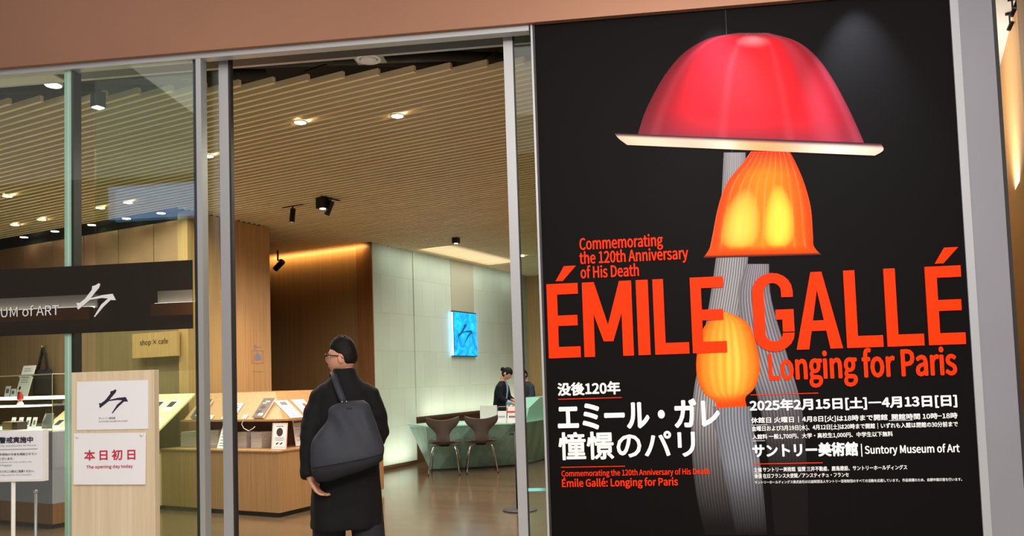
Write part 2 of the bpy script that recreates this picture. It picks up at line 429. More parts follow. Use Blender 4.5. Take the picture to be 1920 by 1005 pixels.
def put_text(mb, s, x0, z0, x1, z1, y, mode='box', bold=0, res=3):
    vs, fs = glyphs(s, bold, res)
    xs = [v[0] for v in vs]; ys = [v[1] for v in vs]
    sx = (x1 - x0) / (max(xs) - min(xs))
    if mode == 'cap': hy = [v[1] for v in glyphs('H', 0, res)[0]]; b, sz = 0, (z1 - z0) / (max(hy) - min(hy))
    else: b, sz = min(ys), (z1 - z0) / (max(ys) - min(ys))
    nk = 12 if sz > .05 else 5
    d = max(bold, 0) * sz * .75     # heavier strokes: struck several times a hair apart
    for i, (dx, dz) in enumerate([(0, 0)] if d <= 0 else [(d * cos(2 * pi * k / nk + .4), d * sin(2 * pi * k / nk + .4)) for k in range(nk)]):
        mb.add([(x0 + (v[0] - min(xs)) * sx + dx, y - i * .00012, z0 + (v[1] - b) * sz + dz) for v in vs], fs)
    return mb
LOGO = [(1165, 305), (1180, 325), (1165, 365), (1110, 430), (1070, 485), (1200, 455), (1325, 445), (1362, 525), (1300, 520), (1215, 600), (1115, 720), (1105, 712), (1190, 570), (1270, 500), (1200, 490), (1060, 505), (1000, 555), (920, 620), (905, 595), (912, 580), (898, 535), (935, 540), (1000, 490), (1080, 385), (1085, 340), (1125, 330)]
def put_logo(mb, x0, z0, x1, z1, y, axis=1):
    pts = [((p[0] - 898) / 464, (720 - p[1]) / 415) for p in LOGO]
    me = [(x0 + a * (x1 - x0), z0 + b * (z1 - z0)) for a, b in pts]
    from mathutils.geometry import tessellate_polygon
    tri = tessellate_polygon([[Vector((a, b, 0)) for a, b in me]])
    mb.add([((a, y, b) if axis == 1 else (y, a, b)) for a, b in me], [tuple(t) for t in tri])
    return mb

# ------------------------------------------------------------------ the setting
struct(MB().box((-20, -6, -.12), (12, 19, -.02)).build('floor_base', M['charcoal']), True)
fp = [(-14, 4.70 / cos(A) - 14 * math.tan(A)), (-14, 18), (6, 18), (6, 4.70 / cos(A) + 6 * math.tan(A))]
struct(MB().prism(fp, 2, -.02, 0).build('floor', M['floor']), True)
struct(MB().box((-12, -3.9, -.02), (6, 4.70, 0)).build('floor_mall', plain('pale_bounce_floor', (206, 200, 190), .35, var=.05, vscale=2)))  # unseen floor, made pale to bounce light up to the slats
q0_, q1_ = onZ(447, 160, CZ), onZ(709, 139.5, CZ)
ZE = (q0_.y + q1_.y) / 2
PIT = (loc(q1_).y - loc(q0_).y) / 4 ; PIT = (q1_.x - q0_.x) / 4 * sin(A)
V0 = q0_.x * sin(A) + ZE * cos(A)
sl = MB(); k = -44
while True:
    v = V0 + PIT * k; k += 1
    if v > 15.42: break
    ue = (v * cos(A) - ZE) / sin(A)
    ur = min(ue, -1.92)
    ul = -14 if v < 6.66 else (None if v < 6.86 else (-7.94 if v < 8.2 else (-9.9 if v < 10.0 else -7.58)))
    if ul is None: ul = -7.94
    if ur - ul < .1: continue
    sl.box((ul, v, CZ), (ur, v + .027, CZ + .046))
struct(sl.build('ceiling', M['slat']), True)
vp_ = [(-15, 4.76 / cos(A) - 15 * math.tan(A)), (-15, 17), (2.6, 17), (2.6, 4.76 / cos(A) + 2.6 * math.tan(A))]
struct(MB().prism(vp_, 2, 4.4, 4.5).build('ceiling_void', M['void']), True)
struct(MB().box((-14, 6.9, 3.72), (-1.9, 15.6, 3.76)).build('ceiling_board', M['void']), True)
# shop wall: copper panels over brown veneer
cp = MB(); js = [-14, -13.2, -12.6, -11.94, -11.27, -10.61, -9.94, -9.24, -8.57, -7.95]
for a, b in zip(js[:-1], js[1:]): cp.box((a + .006, 6.83, 2.45), (b - .006, 6.87, 3.47))
struct(MB().box((-14, 6.87, 0), (-7.96, 7.02, 4.4)).build('wall_left', M['shopwall']), True)
struct(cp.build('trim_copper_panels', M['copper_dull']), True)
struct(MB().box((-14, 6.86, 3.47), (-7.96, 6.875, 4.4)).build('trim_shadow_gap', M['void']), True)
struct(MB().box((-8.12, 6.82, 0), (-7.95, 8.2, 3.56)).build('wall_pier', M['oak']), True)
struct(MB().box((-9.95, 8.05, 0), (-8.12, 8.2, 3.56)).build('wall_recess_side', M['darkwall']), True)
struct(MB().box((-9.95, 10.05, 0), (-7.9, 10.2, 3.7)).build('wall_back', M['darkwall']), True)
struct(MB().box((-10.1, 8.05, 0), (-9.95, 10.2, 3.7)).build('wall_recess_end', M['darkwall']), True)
st = MB().box((-7.9, 10.05, .07), (-7.6, 11.15, 3.62)).box((-7.9, 11.15, .78), (-7.585, 15.45, 3.62))
struct(st.build('wall_stone', M['stone']), True)
struct(MB().box((-7.903, 10.03, 0), (-7.6, 10.049, 3.6)).build('trim_stone_edge', M['oak_dark']), True)
struct(MB().box((-7.9, 11.15, 0), (-7.70, 15.45, .78)).build('wall_stone_plinth', M['recess']), True)
struct(MB().box((-7.9, 10.05, 0), (-7.62, 11.15, .07)).build('baseboard_stone', M['recess']), True)
struct(MB().box((-7.6, 12.34, 2.635), (-7.578, 13.15, 3.56)).build('trim_stone_panel', plain('smooth_grey_panel', (168, 166, 148), .6)), True)
struct(MB().box((-7.9, 15.45, 0), (-1.8, 15.6, 3.7)).build('wall_end', M['oak']), True)
struct(MB().box((-1.9, 4.75, 0), (-1.8, 15.6, 4.4)).build('wall_right', M['oak']), True)
struct(MB().box((-14.1, 1, 0), (-14, 7.0, 4.4)).build('wall_far_left', M['oak_dark']), True)
# shopfront
struct(MB().box((-9, 4.66, 3.512), (4.2, 4.755, 5.4)).build('wall_header', M['copper']))
tr = MB().box((-9, 4.69, 3.478), (-.41, 4.755, 3.512)).box((-9, 4.96, 3.545), (-.41, 5.05, 3.60))
struct(tr.build('trim_door_track', M['alu']))
struct(MB().box((-9, 4.756, 3.52), (-.41, 4.96, 3.56)).build('trim_track_slot', M['steel_dark']))
struct(MB().box((-5.2, 4.76, 3.50), (-3.60, 4.92, 3.512)).build('trim_soffit_board', M['white']))
g = MB().box((-5.4, 4.70, 0.01), (-3.43, 4.712, 3.48)); struct(g.build('window_1', M['glass']))
g = MB().box((-3.41, 4.70, 0.01), (-2.56, 4.712, 3.48)); struct(g.build('window_2', M['glass']))
x0, x1, x2 = onY(118.5, 600).x, onY(131.5, 600).x, onY(136, 600).x
struct(MB().box((x0, 4.713, 0), (x1, 4.79, 3.48)).build('trim_glass_fin', M['fin']))
struct(MB().box((x1, 4.713, 0), (x2, 4.79, 3.48)).build('trim_fin_dark_edge', M['steel_dark']))  # dark metal strip along the right side of the fin
xa, xb, xc = onY(362, 400).x, onY(371, 400).x, onY(380.5, 400).x
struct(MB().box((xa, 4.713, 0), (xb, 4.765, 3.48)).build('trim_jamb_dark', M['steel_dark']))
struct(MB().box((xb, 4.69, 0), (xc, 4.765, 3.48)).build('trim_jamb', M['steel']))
d1 = MB().box((onY(412.5, 300, 4.79).x, 4.785, .02), (onY(430, 300, 4.79).x, 4.83, 3.54)).build('door_1', M['steel']); struct(d1)
struct(MB().box((onY(430, 300, 4.79).x, 4.79, .02), (onY(433.5, 300, 4.79).x, 4.83, 3.54)).build('door_gasket', M['charcoal'], d1))
struct(MB().box((-3.30, 4.80, .03), (onY(412.5, 300, 4.79).x, 4.812, 3.54)).build('door_pane', M['glass'], d1))
d2 = MB().box((onY(957, 500, 4.79).x, 4.785, .02), (onY(974.5, 500, 4.79).x, 4.83, 3.54)).build('door_2', M['steel']); struct(d2)
struct(MB().box((onY(974.5, 500, 4.79).x, 4.79, .02), (onY(976.5, 500, 4.79).x, 4.83, 3.54)).build('door_gasket', M['charcoal'], d2))
struct(MB().box((onY(976.5, 500, 4.79).x, 4.80, .03), (-.10, 4.812, 3.54)).build('door_pane', M['glass'], d2))
xs0, xs1 = onY(988, 918, 4.795).x, onY(1030, 918, 4.795).x
zs0, zs1 = onY(1000, 921, 4.795).z, onY(1000, 915.5, 4.795).z
struct(MB().box((xs0, 4.796, zs0), (xs1, 4.799, zs1)).build('door_strip', plain('teal_strip', (130, 226, 226), .4), d2))  # thin teal strip across the right door pane
# window film with the museum's name on it
zf0, zf1 = 1.763, 2.194
struct(MB().box((-5.4, 4.694, zf0), (-2.573, 4.699, zf1)).build('window_film', M['film']))
def sign_letters(name, label, mk, mat=M['letter']):
    o = mk.build(name, mat); o['label'] = label; o['category'] = 'lettering'; return o
t = MB()
a0, a1 = onY(110.5, 590.5, 4.69), onY(1.5, 593.8, 4.69)
vsU, _ = glyphs('MUSEUM of ART', -.006); vsT, _ = glyphs('UM of ART', -.006)
wU = max(p[0] for p in vsU) - min(p[0] for p in vsU); wT = max(p[0] for p in vsT) - min(p[0] for p in vsT)
put_text(t, 'MUSEUM of ART', a0.x - (a0.x - a1.x) * wU / wT, a1.z - .004, a0.x, onY(1.5, 577, 4.69).z, 4.691, 'cap', -.006)
sign_letters('glass_lettering', 'white MUSEUM of ART lettering on dark film of front glass', t)
t = MB(); p0, p1 = onY(143, 596, 4.69), onY(217, 529, 4.69)
put_logo(t, p0.x, p0.z, p1.x, p1.z, 4.691)
sign_letters('glass_emblem', 'large white brush stroke emblem on dark film of front glass', t)
# poster wall, pillar and the passage beside it
struct(MB().box((-.36, 4.72, 0), (2.2, 4.78, 3.6)).build('wall_poster', M['charcoal']))
pl_ = MB().box((2.03, 4.695, 0), (2.207, 4.9, 4.4)); struct(pl_.build('pillar', M['silver']))
struct(MB().box((2.207, 4.72, 0), (2.24, 4.9, 3.62)).box((2.24, 4.84, 0), (2.262, 4.9, 3.50)).build('trim_pillar_edge', M['charcoal']))
struct(MB().box((.6, 5.22, 0), (.75, 13, 4.4)).build('wall_passage', wood('passage_veneer', (186, 140, 88), (210, 164, 108), (50, 50, .9), .7)), True)
struct(MB().box((-1.8, 5.45, 3.56), (.6, 13, 3.64)).build('ceiling_passage', M['white']), True)
struct(MB().box((2.39, 4.69, 0), (5.0, 4.8, 3.512)).build('wall_facade', M['oak']))
struct(MB().box((-1.8, 12.9, 0), (.6, 13, 3.6)).build('wall_passage_end', M['oak']), True)
# shopfront across the mall walkway (seen only as a reflection in the film)
op = MB()
struct(MB().box((-17, -3.9, 0), (5, -3.8, 5.2)).build('wall_opposite', plain('opposite_wall_paint', (70, 60, 52), .6)))
for nm, pa, pb in (('beam', -60, 168), ('beam', 283, 419)):
    qa, qb = onY(pa, 576, 12.9), onY(pb, 576, 12.9); zt, zb = onY(120, 577, 12.9).z, onY(120, 600, 12.9).z
    struct(MB().box((qa.x, -3.62, zb), (qb.x, -3.5, zt)).build('trim_opposite_beam', M['bronze']))
    struct(MB().box((qa.x, -3.66, zt - .01), (qb.x, -3.625, zt + .02)).build('trim_opposite_strip_light', emis('strip_light', (255, 246, 225), 10)))

    struct(MB().box((qa.x, -3.76, zt + .001), (qb.x, -3.72, zt + .24)).build('trim_opposite_panel', M['white']))
qa, qb = onY(185, 365, 12.9), onY(417, 365, 12.9); z0_, z1_ = onY(300, 400, 12.9).z, onY(300, 336, 12.9).z
struct(MB().box((qa.x, -3.8, z0_), (qb.x, -3.76, z1_)).build('glow_panel_opposite', emis('pale_blue_glow', (150, 176, 235), 2.6)))  # glowing panel added to give the bluish reflection in the glass
area('opposite_beam_fill', (-5.2, -2.6, 3.0), (-5.2, -3.6, 2.6), 3.5, .2, 70, (255, 214, 160), 120)  # unseen lamp added so the bronze beam shows in the film

# things in the dark gap over the slats
for i, (px, py, z, rx) in enumerate(((60, 165, 3.95, .05), (240, 137, 3.9, .06), (640, 112, 4.22, .06), (840, 105, 3.95, .05))):
    p = onZ(px, py, z); q = Vector((p.x + .9, p.y + .55, z + .12)); p2 = Vector((p.x - .9, p.y - .1, z))
    tag(MB().tube([p2, p, q], rx * .8, 12).build('duct', M['duct'], smooth=True), ['dark duct above the slats left of the glass fin', 'dark duct above the slats right of the glass fin', 'dark duct above the slats left of the round air vent', 'dark duct above the slats right of the round air vent'][i], 'duct')
for i, (px, py, qx, qy) in enumerate(((250, 150, 330, 118), (446, 138, 458, 112), (570, 135, 640, 112), (905, 112, 950, 86))):
    p, q = onZ(px, py, 3.75), onZ(qx, qy, 4.25)
    tag(MB().tube([p, p + (q - p) * .55], .01, 6).build('ceiling_hanger', M['duct']), ['thin dark strut rising beside the glass fin', 'thin dark strut rising just right of the silver left door stile', 'thin dark strut midway between door stile and air vent', 'thin dark strut right of the round air vent'][i], 'strut')
p = onZ(691, 109, 3.55)
vt = thing('air_vent', 'round white ceiling air vent on a square plate in dark gap', 'air vent', p)
MB().box((-.1, -.1, 0), (.1, .1, .008)).build('plate', plain('grey_vent_plate', (150, 152, 148), .5), vt)
rg = MB(); rs = []
for r_, z_ in ((.082, .0), (.085, -.012), (.07, -.018), (.062, -.002)): rs.append([(r_ * cos(2 * pi * k / 28), r_ * sin(2 * pi * k / 28), z_) for k in range(28)])
rg.loft(rs, cap=False).build('ring', M['lightwhite'], vt, smooth=True)
MB().rings_z([(0, 0, -.022, .03, .03), (0, 0, -.02, .05, .05), (0, 0, -.008, .054, .054)]).build('cone', M['lightwhite'], vt, smooth=True)
p = onZ(100, 160, 3.62)
dl = thing('disc_lamp', 'round white glowing disc lamp left of the teal glass fin', 'lamp', p)
MB().rings_z([(0, 0, 0, .062, .062), (0, 0, .03, .066, .066)]).build('housing', M['white'], dl, smooth=True)
MB().rings_z([(0, 0, -.006, .052, .052), (0, 0, -.0005, .056, .056)]).build('diffuser', M['lampcool'], dl, smooth=True)
p = onZ(184, 203, 3.44)
bl = thing('box_downlight', 'black box downlight hanging under slats right of glass fin', 'lamp', p, -A)
MB().box((-.036, -.036, .008), (.036, .036, .12)).build('housing', M['black'], bl)
MB().box((-.03, -.03, 0), (.03, .03, .0078)).build('diffuser', M['lampcool'], bl)

# recessed downlights in the slatted ceiling
DL = [(563, 230, 'glowing downlight in slats between left door stile and brighter downlight'), (745, 218, 'brightest downlight in slats above the door opening'),
      (390, 293, 'bright downlight seen in the gap between jamb and door stile'), (240, 380, 'downlight on the row nearer the glass, closest to the jamb'),
      (188, 390, 'second downlight on the row nearer the glass, right of fin'), (78, 412, 'bright downlight left of fin, on the row nearer the glass'),
      (237, 410, 'middle downlight right of the fin, along the copper panels'), (45, 445, 'leftmost bright downlight along the top of the copper panels'),
      (103, 434, 'bright downlight over copper panels just left of the glass fin'), (302, 400, 'downlight over copper panels nearest the dark jamb'),
      (172, 422, 'downlight over copper panels just right of the glass fin'), (979, 480, 'downlight far back in slats seen right of right door stile'),
      (28, 422, 'faint downlight left of the fin beside a brighter one'), (14, 368, 'faint downlight at the left edge high in the slats')]
proto = None
for i, (px, py, lb) in enumerate(DL):
    p = onZ(px, py, CZ - .010)
    if proto is None:
        proto = thing('ceiling_downlight', lb, 'ceiling light', p, 0, 'recessed downlights in the slatted ceiling')
        rs = [[(r_ * cos(2 * pi * k / 20), r_ * sin(2 * pi * k / 20), z_) for k in range(20)] for r_, z_ in ((.05, .0), (.058, .0), (.058, .008), (.05, .008))]
        MB().loft(rs, cap=False).build('trim_ring', M['oak'], proto, smooth=True)
        MB().rings_z([(0, 0, -.002, .046, .046), (0, 0, .006, .0495, .0495)], 20).build('lens', M['lamp'], proto)
    else:
        copy_thing(proto, lb, loc=p)
# black spotlights under the ceiling
def track_spot(px, py, label, tilt, az, ln=.15, r_=.032, drop=.08, z=CZ, plate=True, u=None):
    p = onZ(px, py, z - drop)
    t = thing('spotlight', label, 'spotlight', (p.x, p.y, z), az, 'black spotlights in the lobby')
    MB().box((-.16, -.012, -.008), (.16, .012, -.0005)).build('mounting_plate', M['black'], t)
    MB().tube([(0, 0, -.008), (0, 0, -drop)], .009, 8).build('stem', M['black'], t)
    mt = Matrix.Translation((0, 0, -drop)) @ Matrix.Rotation(tilt, 4, 'X')
    hd = MB().rings_z([(0, 0, -ln * .75, r_, r_), (0, 0, ln * .25, r_, r_)], 16).xf(mt).build('lamp_head', M['black'], t, smooth=False)
    MB().rings_z([(0, 0, -ln * .76, r_ * .8, r_ * .8), (0, 0, -ln * .752, r_ * .8, r_ * .8)], 16).xf(mt).build('lens', M['white'], hd)
    return t
track_spot(549, 398, 'slim black cylinder spotlight left of the twin one', R(-8), -A, .17)
track_spot(620, 384, 'black cylinder spotlight tilted beside the black box light', R(30), 1.2, .17)
bx = thing('box_downlight', 'black box downlight beside tilted spotlight over the lobby', 'lamp', onZ(605, 392, CZ - .13), -A)
MB().box((-.06, -.05, .006), (.06, .05, .13)).build('housing', M['black'], bx)
MB().rings_z([(0, 0, 0, .035, .035), (0, 0, .0055, .035, .035)], 16).build('diffuser', M['lampcool'], bx)
bx = thing('box_downlight', 'small black box downlight in front of the stone wall', 'lamp', onZ(855, 457, CZ - .09), -A)
MB().box((-.045, -.045, .006), (.045, .045, .09)).build('housing', M['black'], bx)
MB().rings_z([(0, 0, 0, .03, .03), (0, 0, .0055, .03, .03)], 16).build('diffuser', M['lampcool'], bx)
p = W(-8.0, 9.3)
q = onV(521, 489, 9.7); w = W(q.x, q.y, q.z)
sp = thing('arm_spotlight', 'black spotlight on a bent arm beside the wooden pier', 'spotlight', (w.x, w.y, CZ), -A, 'black spotlights in the lobby')
MB().tube([(0, 0, 0), (0, 0, q.z - CZ + .0)], .014, 8).build('stem', M['black'], sp)
MB().tube([(0, 0, q.z - CZ), (.05, 0, q.z - CZ + .02), (.09, 0, q.z - CZ - .03)], .007, 8).build('arm', M['black'], sp)
MB().rings_z([(0, 0, -.11, .045, .045), (0, 0, .09, .05, .05)], 16).xf(Matrix.Translation((.03, 0, q.z - CZ - .07)) @ Matrix.Rotation(R(55), 4, 'Y')).build('lamp_head', M['black'], sp)
for i, (px, py) in enumerate(((1906, 8), (1899, 24), (1894, 50))):
    p = onZ(px, py, 3.47)
    t = thing('passage_spotlight', ['black spotlight on white passage ceiling, highest in the picture', 'black spotlight on white passage ceiling, between the other two', 'black spotlight on white passage ceiling, lowest in the picture'][i], 'spotlight', p, -A, 'black spotlights along the passage')
    MB().box((-.022, -.006, .075), (.022, .006, .088)).build('mounting_plate', M['black'], t)
    MB().tube([(0, 0, .02), (0, 0, .075)], .005, 8).build('stem', M['black'], t)
    MB().rings_z([(0, 0, -.022, .013, .013), (0, 0, .03, .013, .013)], 14).xf(Matrix.Rotation(R(25), 4, 'Y')).build('lamp_head', M['black'], t)

# ------------------------------------------------------------------ the exhibition poster
PX = lambda px, py: (lambda p: (p.x, p.z))(onY(px, py, 4.70))
poster = thing('exhibition_poster', 'tall black exhibition poster with huge orange title beside the glass doors', 'poster', (0, 4.70, 0))
def PB(mk, name, mat, parent=poster):
    return mk.build(name, mat, parent)
MB().box((-.375, 0, .08), (1.985, .018, 3.56)).build('panel', M['posterblack'], poster)
MB().box((-.400, -.012, .06), (-.388, .02, 3.56)).build('edge_strip', M['alu'], poster); MB().box((1.985, -.008, .06), (2.029, .02, 3.56)).build('edge_strip', M['alu'], poster)
MB().box((-.388, -.010, .06), (-.3751, .02, 3.56)).build('side_return', M['charcoal'], poster)

# picture of a glass lamp, printed
art = MB(); art.c = []
YL = [-.0012]
def sheet(prof_l, prof_r, nu, nv, colf):     # rows between two px profiles, a colour per point
    yy = YL[0]; YL[0] -= .0003
    def at(pr, t):
        t *= len(pr) - 1; i = min(int(t), len(pr) - 2); f = t - i
        p0 = pr[max(i - 1, 0)]; p1 = pr[i]; p2 = pr[i + 1]; p3 = pr[min(i + 2, len(pr) - 1)]
        return [.5 * (2 * b + (c - a) * f + (2 * a - 5 * b + 4 * c - d) * f * f + (3 * b - a - 3 * c + d) * f ** 3) for a, b, c, d in zip(p0, p1, p2, p3)]
    o = len(art.v); vs = []
    for j in range(nv + 1):
        l = at(prof_l, j / nv); r = at(prof_r, j / nv)
        for i in range(nu + 1):
            f = i / nu; x = l[0] + (r[0] - l[0]) * f; y = l[1] + (r[1] - l[1]) * f
            X, Z = PX(x, y); vs.append((X, yy, Z)); art.c.append(lin(colf(f, j / nv)))
    art.add(vs, [(j * (nu + 1) + i, j * (nu + 1) + i + 1, (j + 1) * (nu + 1) + i + 1, (j + 1) * (nu + 1) + i) for j in range(nv) for i in range(nu)])
def mixc(a, b, t): t = max(0, min(1, t)); return tuple(x + (y - x) * t for x, y in zip(a, b))
def hsh(x): return (math.sin(x * 127.1) * 43758.5453) % 1
# stems: fluted grey glass
def stem(base, fade0, fade1, tint=(150, 148, 152), n=16, tw=1.0):
    def f(u, v):
        w = .5 + .5 * sin(2 * pi * (u * n + v * tw)); e = 1 - abs(2 * u - 1) ** 3 * .6
        c = mixc((62, 62, 66), tint, .25 + .6 * w * e)
        return mixc(c, (24, 21, 21), (v - fade0) / (fade1 - fade0))
    return f
sheet([(1357, 286), (1352, 380), (1341, 495), (1318, 640), (1300, 740), (1296, 830), (1306, 930), (1322, 1003)], [(1398, 286), (1400, 380), (1402, 495), (1380, 640), (1370, 740), (1372, 830), (1380, 930), (1388, 1003)], 60, 26, stem(0, .62, .95, (196, 192, 194), 13, .6))
sheet([(1398, 495), (1384, 560), (1396, 660), (1424, 760), (1440, 860), (1452, 1003)], [(1442, 495), (1446, 560), (1474, 660), (1502, 760), (1512, 860), (1516, 1003)], 56, 24, stem(0, .5, .86, (172, 166, 176), 12, -.8))
sheet([(1336, 762), (1340, 800), (1352, 860), (1366, 930), (1380, 1003)], [(1408, 762), (1412, 800), (1424, 860), (1432, 930), (1438, 1003)], 56, 22, stem(0, .55, 1.0, (164, 170, 184), 12, 1.6))
# bud
def bud(u, v):
    e = 1 - abs(2 * u - 1) ** 2.4
    c = mixc((222, 84, 14), (250, 186, 66), e * (.55 + .45 * sin(pi * min(1, v * 1.1))))
    c = mixc(c, (255, 214, 96), .5 * max(0, 1 - ((u - .62) / .16) ** 2) * max(0, 1 - ((v - .42) / .3) ** 2))
    c = mixc(c, (176, 70, 16), .25 * (.5 + .5 * sin(u * 46)) * e)
    return mixc(c, (240, 70, 16), (v - .72) / .2)
sheet([(1358, 585), (1322, 610), (1308, 655), (1306, 700), (1318, 735), (1340, 752), (1342, 765)], [(1362, 585), (1402, 606), (1420, 655), (1424, 695), (1414, 728), (1398, 745), (1400, 762)], 40, 34, bud)
# bell
def bell(u, v):
    e = 1 - abs(2 * u - 1) ** 2
    c = mixc((206, 52, 10), (246, 126, 26), e * .9 + .1)
    for cu, cv, wu, wv, col in ((.27, .62, .2, .25, (255, 210, 84)), (.66, .6, .16, .26, (252, 226, 74))):
        c = mixc(c, col, .95 * max(0, 1 - ((u - cu) / wu) ** 2 - ((v - cv) / wv) ** 2) ** .7)
    c = mixc(c, (228, 50, 20), (.26 - v) / .22)
    c = mixc(c, (255, 172, 110), .4 * max(0, sin(u * 62 + 2 * sin(v * 3))) ** 6)
    c = mixc(c, (214, 70, 12), (v - .8) / .1)
    return mixc(c, (72, 30, 34), (v - .93) / .05)
sheet([(1408, 284), (1392, 306), (1362, 344), (1346, 390), (1336, 440), (1330, 466), (1318, 484)], [(1480, 284), (1492, 306), (1508, 344), (1520, 390), (1524, 440), (1526, 462), (1540, 478)], 60, 44, bell)
# dome
def dome(u, v):
    e = 1 - abs(2 * u - 1) ** 2.2
    c = mixc((112, 26, 40), (232, 26, 40), min(1, e * 1.15))
    c = mixc(c, (255, 40, 50), max(0, 1 - ((u - .5) / .26) ** 2 - ((v - .5) / .42) ** 2))
    c = mixc(c, (120, 44, 60), (v - .78) / .3)
    c = mixc(c, (104, 62, 72), (.16 - v) / .16)
    c = mixc(c, (176, 60, 76), .55 * max(0, 1 - ((u - .84) / .07) ** 2))
    c = mixc(c, (206, 96, 108), .25 * max(0, sin(u * 21)) ** 10)
    c = mixc(c, (222, 176, 186), .7 * max(0, 1 - ((u - .5) / .2) ** 2 - ((v - .17) / .1) ** 2))  # whitish highlight painted into the print at the dome top
    return c
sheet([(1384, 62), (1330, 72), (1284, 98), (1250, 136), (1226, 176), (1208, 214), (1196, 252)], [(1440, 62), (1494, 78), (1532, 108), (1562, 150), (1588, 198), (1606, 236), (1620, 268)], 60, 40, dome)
# plain flared rim under the dome
def rim(u, v):
    c = mixc((226, 182, 160), (250, 214, 190), .5 + .5 * sin(u * 17))
    c = mixc(c, (240, 160, 110), max(0, 1 - ((u - .55) / .14) ** 2))
    return mixc(c, (70, 44, 52), (.34 - v) / .2)
sheet([(1152, 250), (1160, 260), (1176, 272)], [(1652, 270), (1656, 282), (1640, 292)], 60, 8, rim)
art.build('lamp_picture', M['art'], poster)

# big title letters, drawn as plain bars on the poster plane
L0, L1 = 1.5008, 1.939
def zt(f): return L0 + (L1 - L0) * f
ttl = MB(); YT = -.006
def xb(px): return onY(px, 671.7 - .0342 * (px - 1029.3), 4.70).x
_lay = [0]
def bar(a, b, f0, f1): ttl.box((a, YT - _lay[0] * .0001, zt(f0)), (b, -.0035, zt(f1))); _lay[0] += 1
ST = .061
def quadp(pts):
    ttl.prism(pts, 1, YT - _lay[0] * .0001, -.0035); _lay[0] += 1
def letE(p0, p1):
    a, b = xb(p0), xb(p1)
    bar(a, a + ST, 0, 1); bar(a + ST, b, 0, .148); bar(a + ST, b - .012, .43, .57); bar(a + ST, b - .004, .855, 1)
def letL(p0, p1):
    a, b = xb(p0), xb(p1); bar(a, a + ST, 0, 1); bar(a + ST, b, 0, .15)
def accent(p0, p1, off):
    a, b = xb(p0), xb(p1); w = b - a
    quadp([(a + w * .27 + off, zt(1.035)), (a + w * .5 + off, zt(1.035)), (a + w * .93 + off, zt(1.235)), (a + w * .55 + off, zt(1.235))])
letE(1029.3, 1089.3); accent(1029.3, 1089.3, .004)
a, b = xb(1096), xb(1188.7)
sw = .062; mid = (a + b) / 2
bar(a, a + sw, 0, 1); bar(b - sw, b, 0, 1)
quadp([(a + .0, zt(1)), (a + sw + .008, zt(1)), (mid + .028, zt(.2)), (mid - .028, zt(.2))]); quadp([(b, zt(1)), (b - sw - .008, zt(1)), (mid - .028, zt(.2)), (mid + .028, zt(.2))])
bar(xb(1197.3), xb(1220), 0, 1)
letL(1228.7, 1292.7); letE(1299, 1363.3)
# G
a, b = xb(1415), xb(1491)
def arcpts(cx, cz, rx, rz, t0, t1, n=10): return [(cx + rx * cos(R(t0 + (t1 - t0) * i / n)), cz + rz * sin(R(t0 + (t1 - t0) * i / n))) for i in range(n + 1)]
cx = (a + b) / 2; rx = (b - a) / 2; H_ = L1 - L0; rz = .105
outer = arcpts(cx, L1 + .006 - rz, rx, rz, 0, 180) + arcpts(cx, L0 - .006 + rz, rx, rz, 180, 360)
inner = arcpts(cx, L1 + .006 - rz, rx - .064, rz - .058, 0, 180) + arcpts(cx, L0 - .006 + rz, rx - .064, rz - .058, 180, 360)
n = len(outer)
for i in range(n - 1): quadp([outer[i], outer[i + 1], inner[i + 1], inner[i]])
gz = L0 + rz
bar(b - .064, b, (gz - L0) / H_, .53); bar(cx + .012, b - .064, .40, .53); bar(b - .064, b, .69, (outer[0][1] - L0) / H_)
